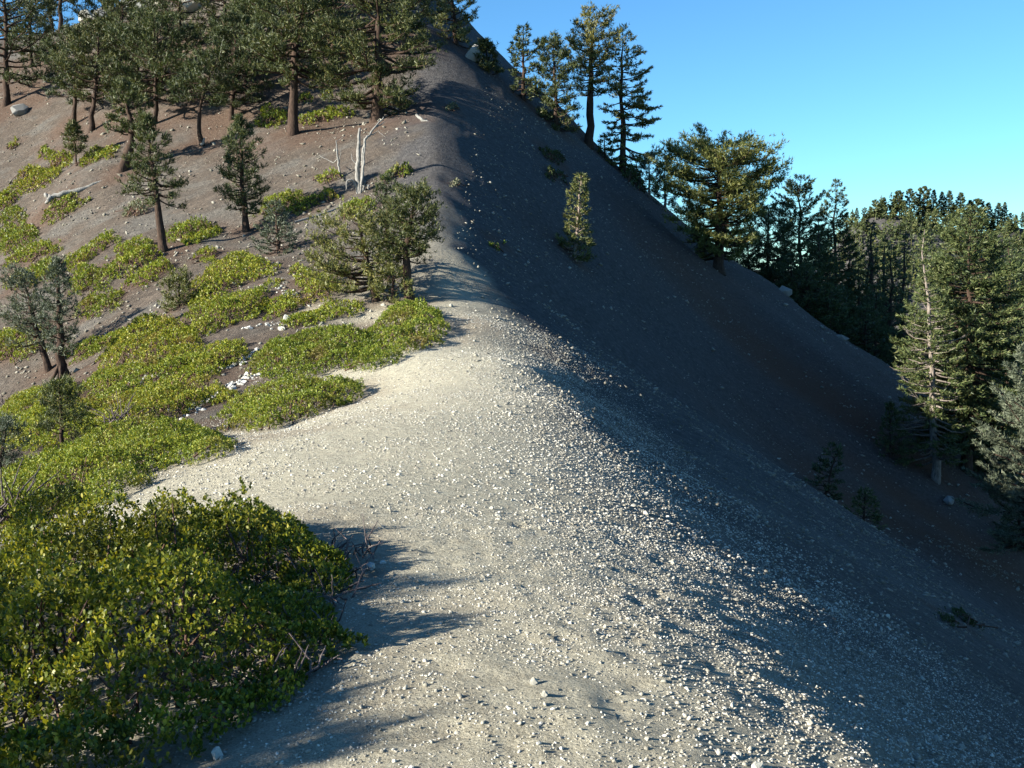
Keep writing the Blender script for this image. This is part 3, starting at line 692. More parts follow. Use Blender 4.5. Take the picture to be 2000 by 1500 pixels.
def build_shrubs():
    shrub('large glossy-leaved shrub filling the lower left corner beside the trail', NEAR_POLY, .46, 301, M_MANZ_NEAR, .025, 2.0, True, True, twigs=1.2, edge=.7, clump=1.0)
    for i, (lab, poly, h) in enumerate(SHRUBS):
        shrub(lab, poly, h*.85, 400+i, lai=1.3, group='low green shrubs on the sunny slope')
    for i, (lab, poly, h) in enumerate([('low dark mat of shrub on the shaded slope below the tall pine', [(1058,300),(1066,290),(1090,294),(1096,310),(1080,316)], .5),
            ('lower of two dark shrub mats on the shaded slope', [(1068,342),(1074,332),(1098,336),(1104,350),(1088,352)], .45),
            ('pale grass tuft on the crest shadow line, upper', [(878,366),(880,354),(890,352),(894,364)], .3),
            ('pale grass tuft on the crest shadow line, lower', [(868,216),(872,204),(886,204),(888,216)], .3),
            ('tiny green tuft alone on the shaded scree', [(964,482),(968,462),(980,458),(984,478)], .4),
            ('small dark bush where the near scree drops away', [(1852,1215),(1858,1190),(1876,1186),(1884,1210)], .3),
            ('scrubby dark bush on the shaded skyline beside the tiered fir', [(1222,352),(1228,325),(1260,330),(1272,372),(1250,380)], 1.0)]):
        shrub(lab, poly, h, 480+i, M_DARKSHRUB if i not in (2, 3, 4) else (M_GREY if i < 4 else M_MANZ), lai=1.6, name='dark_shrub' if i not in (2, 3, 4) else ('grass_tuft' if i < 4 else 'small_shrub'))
    for i, (x, y, r, lab) in enumerate([(150,70,22,'grey brush patch left of the summit rocks'),(190,62,20,'grey brush patch at the foot of the summit rocks'),(230,70,18,'grey brush right below the lowest summit block'),(90,105,20,'grey dead-looking brush under the upper left pines'),(110,150,14,'small grey brush on the upper left slope')]):
        shrub(lab, [(x-r, y+r*.3), (x-r*.4, y-r*.4), (x+r*.6, y-r*.4), (x+r, y+r*.2), (x, y+r*.6)], 1.0, 500+i, M_GREY, name='sage_bush', group='grey brush below the summit')
    shrub('round grey-green bush alone on the brown slope', [(248,418),(250,402),(268,395),(282,404),(278,420)], .6, 490, M_GREY, name='sage_bush')

# ------------------------------------------------------------------ trees
ROUND = ((.16, .55), (.35, .95), (.65, 1), (.88, .6), (1, .15))
FLAT = ((.35, .5), (.55, .9), (.8, 1), (.94, .75), (1, .25))
CONE = ((.10, 1), (.4, .78), (.7, .45), (.9, .2), (1, .04))
SPIRE = ((.06, .9), (.3, 1), (.6, .7), (.85, .35), (1, .05))
def T(label, bx, by, tx, ty, hw, prof=ROUND, d=None, name='pine_tree', cat='tree', seed=1, **kw):
    if d is None: b = ground_hit(bx, by)[0]
    else:
        x, y, z = at(bx, by, d); b = np.array((x, y, float(gz(x, y))))
    if kw.get('group') == 'pines on the sunny hillside' and by < 300: hw *= 1.22
    D = b[1]; t = at(tx, ty, D); h = t[2] - b[2]; s = D/FPX
    r0 = kw.pop('r0', .022*h + .04)
    if ty < -60: kw['nbr'] = int(kw['nbr']*.8)
    if kw.get('style') != 'fir': kw['tw'] = kw.get('tw', 9)*.72
    kw.setdefault('needle', max(.13, min(.24, .0042*D)))
    if kw.get('litter_and_shade', True): LITTER_SPOTS.append((b[0], b[1], hw*s*1.3))
    kw.pop('litter_and_shade', None)
    if kw.get('style') == 'fir':
        kw['tw'] = kw.get('tw', 9)*1.35; kw['nbr'] = int(kw['nbr']*1.2*min(2., max(1., h/11))); kw.setdefault('nk', 4); kw.setdefault('nw', .26)
    return tree(name, label, cat, b, h, lean=(t[0]-b[0], 0), r0=r0, prof=[(p, r*hw*s) for p, r in prof], seed=seed, **kw)
WARM_LIT = (M_PINE_WARM_LIT, M_BARK)
def build_trees():
    # two pines on the slope left of the near shrub; their shade falls across it
    for i, (x, y, zt, w, lab) in enumerate([(-7.7, 2.5, 2.4, 1.5, 'slender pine downhill of the near shrub, shading its front'), (-8.6, 4.1, 2.45, 1.1, 'pine downhill of the near shrub, shading its far end'), (-6.2, 1.5, 1.9, 1.15, 'short pine below the near shrub, shading the lower left corner')]):
        zb = float(ground_z(x, y))
        tree('pine_tree', lab, 'tree', np.array((x, y, zb)), zt - zb, prof=[(.3, .8*w), (.6, w), (.85, .8*w), (1, .3)], nbr=34, tw=6, needle=.2, seed=2+i, group='pines just out of view left of the near shrub')
    g = 'pines on the sunny hillside'
    T('tall dark pine at the upper left edge with rocks at its foot', 12, 205, 10, -70, 100, ROUND, seed=11, nbr=70, group=g)
    T('slim dark pine against the sky at the top left corner', 118, 62, 116, -110, 60, FLAT, seed=12, nbr=45, group=g)
    T('pale lit pine with a bare lower trunk, left of two side by side', 143, 242, 150, 70, 58, ((.3,.8),(.5,1),(.8,.8),(1,.2)), seed=13, group=g)
    T('pale lit pine with a bare lower trunk, right of two side by side', 178, 256, 195, 55, 62, ((.33,.6),(.5,1),(.8,.8),(1,.2)), seed=14, group=g)
    T('pine with a bulging crooked trunk above the fallen log', 238, 332, 235, 165, 48, ((.42,.8),(.6,1),(.85,.7),(1,.2)), seed=15, bend=(.55,0,0), r0=.3, nbr=40, group=g)
    T('broad dark pine amid the hillside grove, trunk in shadow', 302, 242, 308, 45, 85, ((.25,.7),(.4,1),(.7,.95),(.9,.5),(1,.15)), seed=16, nbr=65, group=g)
    T('pine on a split twisted trunk with daylight between its stems', 395, 286, 425, 110, 60, ((.5,.7),(.65,1),(.85,.8),(1,.2)), seed=17, nbr=40, bend=(-.5,0,0), group=g)
    T('bushy pine standing between the twisted trunk and the tall dark trunk', 452, 232, 462, 40, 70, ROUND, seed=18, nbr=60, group=g)
    T('tall pine on a straight dark trunk above the shrub patches', 572, 262, 578, -40, 98, ((.38,.75),(.55,1),(.8,.9),(.95,.5),(1,.2)), seed=19, nbr=75, r0=.3, elev=(-5,40), group=g)
    T('massive dense pine beside the sunlit ridge crest', 736, 236, 745, -90, 105, ((.1,.5),(.3,.95),(.6,1),(.85,.8),(1,.3)), seed=20, nbr=120, r0=.34, elev=(-12,40), group=g)
    T('dark pine with thin upright trunk high in the grove', 436, 96, 440, -90, 60, ROUND, seed=22, nbr=50, group=g)
    T('pine filling the top edge above the twisted trunk', 350, 110, 350, -70, 75, ROUND, seed=23, nbr=55, group=g)
    T('pine behind the tall dark trunk, crown cut by the top edge', 530, 110, 520, -110, 80, ROUND, seed=24, nbr=60, group=g)
    T('pine behind the massive dense pine, crown cut by the top edge', 655, 130, 650, -120, 85, ROUND, seed=25, nbr=65, group=g)
    T('grey-green pine below the summit rocks on the left', 235, 130, 240, 0, 55, ROUND, seed=26, nbr=45, group=g)
    T('small dark pine under the upper left grove', 60, 130, 60, -30, 60, ROUND, seed=27, nbr=45, group=g)
    T('leaning pine with a long bare trunk in the middle of the slope', 322, 490, 284, 232, 62, ((.42,1),(.6,.85),(.8,.55),(1,.1)), seed=28, nbr=75, r0=.17, elev=(-10,50), group=g)
    T('dense conical pine with a straight trunk right of the leaning pine', 482, 452, 466, 236, 54, ((.2,.75),(.45,1),(.7,.75),(.9,.4),(1,.1)), seed=29, nbr=80, r0=.15, group=g)
    T('short sapling with a bare stem on the left slope', 150, 324, 142, 243, 22, ((.35,.9),(.6,1),(.85,.6),(1,.1)), seed=30, nbr=28, r0=.06, group=g)
    T('small feathery fir bush above the olive shrubs', 545, 492, 538, 392, 46, ((.02,.8),(.3,1),(.6,.6),(1,.05)), name='fir_tree', seed=31, nbr=60, style='fir', mats=(M_SILVER, M_BARK), r0=.07, needle=.13)
    T('short branchless stump tree high on the brown slope', 656, 168, 655, 118, 16, ((.6,.6),(.9,1),(1,.3)), seed=32, nbr=12, r0=.2)
    for i, (bx, by, tx, ty, hw, lab) in enumerate([(300,60,300,-80,60,'pine just under the summit rocks, crown cut by the top edge'),(610,60,605,-120,80,'dark pine high behind the tall straight trunk'),(790,90,790,-110,62,'pine crown filling the top edge right of the massive pine'),
            (200,105,205,-10,48,'small pine below the summit rocks beside the grey brush'),(480,160,486,10,60,'pine crown between the bushy pine and the tall straight trunk'),(270,190,270,60,52,'grey-green pine filling the gap behind the side-by-side pair'),(100,20,92,-110,55,'thin pine against the sky left of the summit')]):
        T(lab, bx, by, tx, ty, hw, ROUND, seed=140+i, nbr=55, group=g)
    # group of pines at the saddle
    T('crooked pine beside the trail at the saddle, crown swept to the ridge', 806, 592, 812, 384, 66, ((.45,.7),(.6,1),(.85,.95),(1,.4)), seed=33, nbr=78, r0=.16, bend=(-.22,0,0), tw=14, elev=(0,45), group='pines at the saddle')
    T('upright pine tip rising behind the crooked trailside pine', 762, 545, 752, 350, 40, ((.1,.8),(.5,1),(.8,.7),(1,.3)), seed=34, nbr=40, r0=.1, tw=10, group='pines at the saddle')
    T('low spreading pine with level limbs reaching over the shrubs', 738, 588, 700, 430, 70, ((.25,.8),(.5,1.1),(.8,1),(1,.5)), mats=WARM_LIT, seed=35, nbr=56, r0=.12, tw=10, elev=(-5,30), asym=(-.5,0),
      limbs=((.3,185,8,1.7),(.35,172,12,1.9),(.45,195,10,1.8),(.55,180,20,1.7),(.25,200,-2,1.4)), group='pines at the saddle')
    T('scrubby pine regrowth around the crooked trunk base', 765, 592, 770, 520, 50, ((.05,.9),(.5,1),(1,.4)), mats=WARM_LIT, seed=36, nbr=26, r0=.05, tw=9, name='pine_sapling', needle=.13)
    T('grey-green conifer with flared pale roots, right of the left-edge pair', 121, 742, 112, 512, 40, ((.3,.7),(.5,1),(.75,.7),(1,.2)), mats=(M_SILVER, M_BARK), seed=37, nbr=55, r0=.15, roots=True, name='fir_tree', group='twin conifers at the left edge')
    T('leaning grey-green pine, left of the left-edge pair', 97, 722, 45, 545, 58, ((.3,.7),(.5,1),(.8,.9),(1,.4)), mats=(M_SILVER, M_BARK), seed=38, nbr=60, r0=.13, asym=(-.3,0), group='twin conifers at the left edge')
    T('tiny lone pine with a dark stem standing in the shrubs', 122, 892, 118, 768, 46, ((.42,.8),(.6,1),(.85,.9),(1,.4)), seed=39, nbr=24, r0=.035, tw=9, needle=.11, nw=.10, nk=9, name='pine_sapling', elev=(5,55))
    T('grey-green pine sapling cut by the left edge below the shrub bank', -10, 950, 10, 835, 52, ((.1,.8),(.5,1),(1,.4)), seed=40, nbr=28, r0=.04, tw=8, needle=.10, nw=.10, nk=8, mats=(M_SILVER, M_BARK), name='pine_sapling')
    T('bushy pine seedling growing out of the olive shrub mat', 348, 600, 350, 545, 38, ((.02,.9),(.5,1),(1,.5)), seed=41, nbr=40, r0=.04, tw=14, needle=.12, mats=WARM_LIT, name='pine_sapling')
    # skyline of the shaded side
    g = 'trees on the shaded skyline'
    T('half-shaded pine at the top of the sunlit crest', 892, 88, 878, -80, 52, ((.05,.8),(.4,1),(.8,.7),(1,.3)), mats=WARM_LIT, seed=50, nbr=70, group=g)
    T('small dark bushy conifer on the skyline below the crest-top pine', 955, 140, 948, 86, 32, ((.02,1),(.5,.8),(1,.3)), seed=51, nbr=40, group=g)
    T('dark spire-topped conifer with spreading upper branches on the skyline', 1022, 195, 1022, 55, 38, ((.05,.8),(.3,.6),(.55,.7),(.7,1),(.85,.45),(1,.25)), name='fir_tree', style='fir', seed=52, nbr=55, mats=(M_FIR, M_BARK), elev=(5,25), group=g)
    T('bushy dark pine left of the tall skyline pine', 1088, 250, 1080, 82, 52, ((.02,.9),(.3,.8),(.6,1),(.85,.7),(1,.3)), seed=53, nbr=80, group=g)
    T('tall flat-topped pine with a long bare reddish trunk on the skyline', 1150, 286, 1158, 36, 58, ((.42,.55),(.55,.8),(.75,1),(.9,.9),(1,.4)), seed=54, nbr=75, r0=.33, mats=WARM_LIT, elev=(0,30), asym=(.15,0), group=g)
    T('ragged tiered fir right of the tall skyline pine', 1214, 334, 1216, 68, 66, ((.04,.6),(.15,.9),(.3,.65),(.5,1),(.75,.65),(.9,.5),(1,.15)), name='fir_tree', style='fir', seed=55, nbr=75, mats=(M_PINE_WARM_LIT, M_BARK), elev=(-12,20), asym=(.25,0), r0=.25, group=g)
    T('small dark conifer between the tall pine and the tiered fir', 1182, 312, 1180, 262, 24, CONE, name='fir_tree', style='fir', seed=56, nbr=30, mats=(M_FIR, M_BARK), group=g)
    T('thin greyish scrub tree left of the broad golden pine', 1268, 385, 1268, 308, 30, ((.1,.8),(.5,1),(1,.5)), seed=57, nbr=30, tw=5, mats=(M_SILVER, M_BARK_PALE), group=g)
    T('scruffy scrub tree tucked against the broad golden pine', 1300, 410, 1298, 322, 30, ((.1,.8),(.5,1),(1,.5)), seed=58, nbr=30, tw=6, mats=(M_SILVER, M_BARK_PALE), group=g)
    T('broad golden-lit pine with layered limbs on the shaded slope edge', 1404, 586, 1402, 288, 118, ((.15,.4),(.28,.65),(.4,.7),(.52,.85),(.66,1.05),(.82,1.08),(.93,.9),(1,.5)), seed=59, nbr=140, mats=(M_PINE_GOLD_LIT, M_BARK), r0=.36, elev=(-6,14), tw=10, d=62,
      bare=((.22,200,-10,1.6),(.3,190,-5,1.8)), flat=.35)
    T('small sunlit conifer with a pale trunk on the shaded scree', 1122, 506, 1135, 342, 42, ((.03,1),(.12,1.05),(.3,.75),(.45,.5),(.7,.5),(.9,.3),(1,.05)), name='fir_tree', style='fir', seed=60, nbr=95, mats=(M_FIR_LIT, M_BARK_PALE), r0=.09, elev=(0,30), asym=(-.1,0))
    # conifers beyond the shaded slope
    g = 'firs beyond the shaded slope'
    T('dark fir with splayed pointed top, left of the two sharp tops', 1562, 640, 1565, 348, 83, ((.1,1),(.4,.95),(.7,.7),(.88,.62),(1,.1)), d=84, name='fir_tree', style='fir', seed=61, nbr=85, mats=(M_FIR, M_BARK), elev=(-8,40), r0=.28, group=g)
    T('dark fir with a thin star-like tip, right of the two sharp tops', 1632, 640, 1632, 352, 78, ((.1,1),(.4,.95),(.65,.75),(.8,.5),(.9,.35),(1,.05)), d=88, name='fir_tree', style='fir', seed=62, nbr=85, mats=(M_FIR, M_BARK), elev=(-8,35), r0=.28, group=g)
    T('dark conifer close behind the broad golden pine', 1500, 600, 1500, 410, 81, ROUND, d=78, seed=63, nbr=70, mats=(M_FIR, M_BARK), group=g)
    T('sunlit narrow conifer between the dark firs and the far ridge', 1706, 640, 1706, 432, 45, SPIRE, d=104, name='fir_tree', style='fir', seed=64, nbr=70, mats=(M_FIR, M_BARK), group=g)
    T('rounded dark fir under the two sharp tops', 1600, 680, 1600, 450, 83, SPIRE, d=79, name='fir_tree', style='fir', seed=65, nbr=75, mats=(M_FIR, M_BARK), group=g)
    T('deep-shade fir behind the half-dead tree, low on the slope', 1740, 760, 1742, 480, 67, SPIRE, d=96, name='fir_tree', style='fir', seed=66, nbr=75, mats=(M_FIR, M_BARK), group=g)
    T('deep-shade fir left of the half-dead tree', 1680, 740, 1676, 520, 70, SPIRE, d=88, name='fir_tree', style='fir', seed=67, nbr=70, mats=(M_FIR, M_BARK), group=g)
    for i, (bx, ty, hw, d, lab) in enumerate([(1530,430,64,84,'dark fir just right of the broad golden pine'),(1598,420,66,92,'dark fir between the two sharp tops'),(1660,470,62,90,'dark fir right of the star-tipped fir'),(1460,470,60,78,'dark fir behind the lower limbs of the broad golden pine'),
            (1712,560,64,80,'dark fir low in the shaded hollow, upper'),(1765,600,66,76,'dark fir low in the shaded hollow behind bare white limbs'),(1640,560,64,76,'dark fir on the hollow rim below the sharp tops'),(1800,640,74,72,'dark fir in the hollow behind the half-dead trunk'),(1930,560,80,78,'lit fir between the large fir and the right edge'),(1575,520,60,72,'dark fir on the slope edge below the splayed fir'),(1618,560,58,71,'dark fir on the slope edge below the star-tipped fir'),(1690,600,60,72,'dark fir low on the slope edge above the hollow'),(1695,470,48,106,'far fir right of the star-tipped fir, before the far ridge'),(1730,462,46,110,'far fir below the bare knob of the far ridge'),(1768,455,46,112,'far fir just left of the bleached tree top'),(1545,500,60,74,'dark fir at the slope edge just beyond the broad golden pine'),(1515,520,56,76,'low dark fir at the slope edge under the broad golden pine'),(1850,520,70,84,'fir crown peeping behind the large sunlit fir')]):
        T(lab, bx, 700, bx, ty, hw, SPIRE, d=d, name='fir_tree', style='fir', seed=160+i, nbr=60, mats=(M_FIR, M_BARK), tw=7, group=g)
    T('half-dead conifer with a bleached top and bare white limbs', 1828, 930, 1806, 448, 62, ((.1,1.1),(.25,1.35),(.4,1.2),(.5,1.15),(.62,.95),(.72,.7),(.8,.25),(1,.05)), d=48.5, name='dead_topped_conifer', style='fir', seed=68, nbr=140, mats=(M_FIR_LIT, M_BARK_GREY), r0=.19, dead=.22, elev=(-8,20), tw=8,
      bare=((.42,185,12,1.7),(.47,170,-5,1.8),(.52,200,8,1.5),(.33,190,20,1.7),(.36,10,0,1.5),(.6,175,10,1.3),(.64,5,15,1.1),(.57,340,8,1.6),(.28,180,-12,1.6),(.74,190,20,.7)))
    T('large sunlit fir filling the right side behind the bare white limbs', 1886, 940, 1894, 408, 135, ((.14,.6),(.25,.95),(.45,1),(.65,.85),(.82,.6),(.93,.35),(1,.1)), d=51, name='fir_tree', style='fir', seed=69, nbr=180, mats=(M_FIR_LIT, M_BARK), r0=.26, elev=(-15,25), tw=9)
    T('sunlit fir close to the right edge, taller and behind', 1975, 900, 1968, 470, 110, SPIRE, d=60, name='fir_tree', style='fir', seed=70, nbr=100, mats=(M_FIR, M_BARK), r0=.25)
    T('blue-green fir cut by the right edge, lowest lit boughs', 2030, 1130, 2040, 650, 150, ((.2,.7),(.35,1),(.6,.9),(.85,.5),(1,.1)), d=40, name='fir_tree', style='fir', seed=71, nbr=110, mats=(M_SILVER, M_BARK), r0=.22, tw=9)
    T('dark young fir in the shade below the half-dead tree', 1740, 895, 1738, 788, 32, CONE, name='fir_tree', style='fir', seed=72, nbr=50, mats=(M_FIR, M_BARK), r0=.06)
    T('dark bushy conifer on the shaded scree edge, upper of two', 1610, 962, 1634, 878, 42, ((.02,1),(.5,.8),(1,.3)), name='fir_tree', style='fir', seed=73, nbr=45, mats=(M_FIR, M_BARK), r0=.05, asym=(-.4,0), d=38)
    T('dark bushy conifer on the shaded scree edge, lower of two', 1684, 1066, 1690, 962, 40, ((.02,.6),(.4,1),(1,.2)), name='fir_tree', style='fir', seed=74, nbr=45, mats=(M_FIR, M_BARK), r0=.05, d=33)
    T('dark fir in deep shade at the foot of the large sunlit fir', 1930, 1010, 1925, 870, 70, CONE, name='fir_tree', style='fir', seed=75, nbr=60, mats=(M_FIR, M_BARK), d=52)
    T('dark fir in deep shade at the right edge below the blue-green boughs', 1990, 1130, 1990, 960, 60, CONE, name='fir_tree', style='fir', seed=76, nbr=60, mats=(M_FIR, M_BARK), d=46)
# ------------------------------------------------------------------ far ridge
FAR_TREES = [(1700,392,42,'p'),(1716,388,30,'p'),(1745,375,55,'p'),(1766,372,60,'p'),(1793,368,50,'p'),(1812,372,58,'f'),(1828,376,52,'f'),(1842,374,62,'f'),(1864,378,56,'f'),(1882,378,50,'f'),(1897,384,56,'p'),(1918,388,50,'f'),(1938,396,44,'f'),(1950,396,46,'f'),(1985,424,40,'f'),(1998,402,66,'f'),(1665,440,40,'f'),(1680,430,36,'p'),(1756,392,34,'f'),(1780,388,30,'p'),(1804,392,26,'f'),(1853,396,30,'p'),(1873,400,26,'f'),(1908,408,30,'p'),(1928,412,26,'f'),(1962,420,34,'p'),(1974,428,30,'f'),(1692,420,30,'f'),(1708,408,24,'p')]
FAR_LABELS = ['leftmost umbrella-shaped pine on the far ridge','small pine right of the umbrella pine on the far ridge','bushy pine beside the bare knob of the far ridge','pale-trunked pine on the knob of the far ridge','tall pine at the highest point of the far ridge','first slim spire right of the highest far pine','second slim spire right of the highest far pine','third and tallest slim spire on the far ridge','fourth slim spire on the far ridge','broken-looking short spire on the far ridge','round-crowned pine right of the far spires','dark rounded conifer on the falling far ridge','left of two twin dark conifers on the far ridge end','right of two twin dark conifers on the far ridge end','low conifer near the right edge on the far ridge','tall thin conifer at the right edge of the far ridge','low conifer at the left end of the far ridge','stubby pine at the left end of the far ridge','short fir just right of the bushy pine on the far knob','low pine under the pale-trunked far pine','short fir under the first far spire','low pine between the third and fourth far spires','short fir between the fourth spire and the broken one','low pine right of the round-crowned far pine','short fir left of the twin dark conifers','low pine right of the twin dark conifers','short fir left of the low conifer at the right edge','short fir left of the umbrella pine','low pine under the umbrella pine on the far ridge']
def build_far():
    protos = {}
    protos['f'] = tree('fir_tree', 'x', 'tree', (0, 0, -200), 10, r0=.25, prof=[(.04, 2.1), (.4, 1.6), (.7, 1.0), (.9, .5), (1, .1)], nbr=90, style='fir', mats=(M_FIR, M_BARK), seed=81, tw=8, needle=.5, nk=5, nw=.36)
    protos['p'] = tree('pine_tree', 'x', 'tree', (0, 0, -200), 10, r0=.25, prof=[(.15, 1.4), (.4, 2.6), (.7, 2.8), (.9, 2.0), (1, .6)], nbr=40, mats=(M_PINE, M_BARK), seed=82, tw=4, needle=.5, nk=5, nw=.36)
    used = set()
    for (px, py, hp, k), lab in zip(FAR_TREES, FAR_LABELS):
        # stand it on the far crest along this direction
        ys = np.linspace(255, 345, 90); a = (px-1000)/FPX; z = ground_z(a*ys/math.cos(PITCH)**0, ys); q = int(np.argmax((z-CAM_Z)/ys))
        loc = (a*ys[q]*1.0, ys[q], float(z[q])-.2)
        t = at(px, py, ys[q]); h = float(np.clip(t[2]-loc[2], hp*.09, hp*.17))
        s = h/10.; lab = lab
        if k not in used:
            used.add(k); r = protos[k]; r.location = loc; r.scale = (s*1.2, s*1.2, s); r['label'] = lab; r['group'] = 'trees on the far ridge'
        else: copy_thing(protos[k], loc, px*1.7, (s*(1.0+.7*((px*7) % 10)/10), s*1.2, s), lab, 'trees on the far ridge')
    # the wooded flank below reads as one mass
    rng = np.random.default_rng(77); V = []; Fs = []; off = 0
    gf = Geo(); tp = []; td = []; tl = []
    for i in range(1000):
        y = 150 + 156*rng.uniform(0, 1)**.6; x = y*rng.uniform(.30, .60)
        z = float(ground_z(x, y)); 
        if z < -50: continue
        h = rng.uniform(3, 11)*(1 if y < 285 else .55); w = h*rng.uniform(.22, .40); n = 36
        u_ = rng.uniform(.08, 1, n)**.8; th = rng.uniform(0, 6.28, n); rr = w*(1.04-u_)**1.2*rng.uniform(.3, 1.1, n)
        tp.append(np.c_[x+rr*np.cos(th), y+rr*np.sin(th), z+h*u_]); td.append(np.c_[np.cos(th), np.sin(th), np.full(n, .25)]); tl.append(1.25 - .8*u_)
        tube(gf, [(x, y, z-.3), (x, y, z+h*.8)], [.22, .05], 3, cap=False)
    tufts(gf, np.concatenate(tp), np.concatenate(td), np.concatenate(tl), 3, .6, .5, rng)
    o = link('forest', gf.mesh('forest', M_FIR)); tag(o, 'dark conifer forest covering the flank of the far ridge', 'forest', kind='stuff')

# ------------------------------------------------------------------ dead wood and rocks
def wood_thing(name, label, cat, base, parts, group=None, m=None):
    root = bpy.data.objects.new(name, None); COL.objects.link(root); root.location = base; root.empty_display_size = .2
    tag(root, label, cat, group)
    rng = np.random.default_rng(abs(hash(label)) % 1000 if False else len(label))
    for pn, tubes in parts:
        g = Geo()
        for P, R in tubes:
            if pn != 'twigs': g = Geo()
            P = np.asarray(P, float); n = max(len(P)*3, 6)
            tt = np.linspace(0, 1, len(P)); t2 = np.linspace(0, 1, n)
            Q = np.c_[[np.interp(t2, tt, P[:, c]) for c in range(3)]].T; Q[1:-1] += rng.normal(0, min(.42*np.mean(R), .028), (n-2, 3))
            tube(g, Q, np.interp(t2, np.linspace(0, 1, len(R)), R), 6, rng=rng)
            if pn != 'twigs': link(pn, g.mesh(pn, m or M_DEAD, True), root)
        if pn == 'twigs': link(pn, g.mesh(pn, m or M_DEAD, True), root)['kind'] = 'stuff'
    return root
def build_dead_wood():
    def P(px, py, d, dy=0): return np.array(at(px, py, d+dy))
    b = ground_hit(702, 376)[0]; d = b[1]
    L = lambda *pts: [P(x, y, d, dy)-b for x, y, dy in pts]
    wood_thing('bleached_snag', 'bleached white snag with an arched branch above the shaded shrub', 'snag', b, [
        ('trunk', [(L((703,385,0),(699,340,0),(700,300,0),(703,250,0)), [.13,.11,.095,.05])]),
        ('branch', [(L((706,360,-.1),(709,310,-.1),(712,275,0),(722,262,.1),(735,246,.2),(750,228,.3)), [.07,.06,.055,.05,.035,.02]),
                    (L((733,248,.2),(745,243,.3),(752,238,.4)), [.03,.02,.008]), (L((738,256,.2),(748,264,.1),(756,270,.1)), [.012,.01,.006])]),
        ('branch', [(L((701,330,0),(694,318,.1),(688,312,.1),(686,300,.2)), [.04,.03,.02,.008]), (L((702,290,0),(708,284,.1),(716,286,.2)), [.03,.02,.008]), (L((722,262,.1),(730,262,.2),(740,254,.2)), [.03,.02,.008])]),
        ('branch', [(L((704,378,-.2),(708,345,-.3),(712,300,-.2),(711,276,-.2)), [.06,.05,.035,.02])]),
        ('root', [(L((700,372,0),(690,352,-.1),(678,350,-.2),(676,372,-.3)), [.06,.05,.035,.02]), (L((706,376,0),(716,356,.1),(722,372,-.1)), [.09,.08,.03])])])
    b = ground_hit(664, 346)[0]; d = b[1]
    wood_thing('bleached_snag', 'thin forked bleached snag left of the arched one', 'snag', b, [
        ('trunk', [(L((666,350,0),(662,330,0),(660,312,0),(658,290,0),(656,274,0)), [.05,.05,.05,.035,.015])]),
        ('branch', [(L((660,310,0),(652,318,.1),(640,312,.2),(624,304,.3)), [.03,.025,.02,.01]), (L((662,312,0),(666,300,-.1),(664,292,-.2)), [.02,.015,.008]), (L((656,276,0),(664,272,.1),(672,266,.1)), [.012,.01,.006])])])
    b = ground_hit(150, 384)[0]; d = b[1]
    wood_thing('fallen_log', 'fallen white log lying across the slope above a green shrub', 'log', b, [
        ('trunk', [(L((100,386,0),(130,378,.2),(165,368,.5),(208,353,.9)), [.14,.16,.15,.09])]),
        ('branch', [(L((150,376,.3),(156,388,.1),(158,394,0)), [.05,.04,.02]), (L((175,366,.6),(184,378,.5),(188,386,.3)), [.05,.035,.02]), (L((200,358,.8),(205,372,.6),(203,392,.3)), [.05,.035,.02]), (L((196,358,.8),(212,350,1),(222,356,1)), [.05,.04,.02])]),
        ('root', [(L((100,386,0),(92,382,0),(86,378,.1)), [.15,.12,.04]), (L((100,386,0),(94,392,-.2),(90,398,-.3)), [.13,.1,.04])])])
    b = ground_hit(828, 236)[0]; d = b[1]
    wood_thing('fallen_branch', 'pale fallen branch beside the massive dense pine', 'branch', b, [('stem', [(L((813,224,.3),(822,233,0),(842,241,-.2)), [.07,.09,.04])]), ('twig', [(L((826,234,0),(820,244,-.2)), [.04,.015])])])
    b = ground_hit(400, 285)[0]; d = b[1]
    wood_thing('fallen_branch', 'pale stub of dead wood at the twisted trunk', 'branch', b, [('stem', [(L((394,286,0),(397,278,-.1),(400,270,0)), [.12,.09,.03]), (L((400,288,0),(412,291,-.2),(420,289,-.2)), [.06,.06,.03])])])
    b = ground_hit(690, 418)[0]; d = b[1]
    wood_thing('fallen_branch', 'long thin grey pole lying below the snag', 'branch', b, [('stem', [([P(575,434,d-1.3)-b, P(640,414,d-.4)-b, P(668,404,d+.2)-b], [.05,.045,.03])])])
    for px, py, lab in ((10, 800, 'bare grey twigs at the left edge beside the shrub bank'), (20, 1030, 'bare grey sticks at the left edge behind the large near shrub'), (235, 840, 'bare grey twigs in the shrubs right of the tiny pine')):
        b = ground_hit(px, py)[0]; rng = np.random.default_rng(px); tb = []
        for i in range(26):
            a = rng.uniform(0, 6.28); e = rng.uniform(.2, 1.2); ln = rng.uniform(.3, .75); q = np.array((math.cos(a)*math.cos(e), math.sin(a)*math.cos(e), math.sin(e)))
            tb.append(([rng.normal(0, .1, 3)*np.array((1, 1, 0)), q*ln*.5, q*ln + rng.normal(0, .06, 3)], [.012, .009, .004]))
        wood_thing('dead_bush', lab, 'dead bush', b + np.array((0, 0, .1)), [('twigs', tb)], m=M_TWIG_GREY)
    # dead twigs in the open right-hand side of the near shrub
    rng = np.random.default_rng(3); tb = []
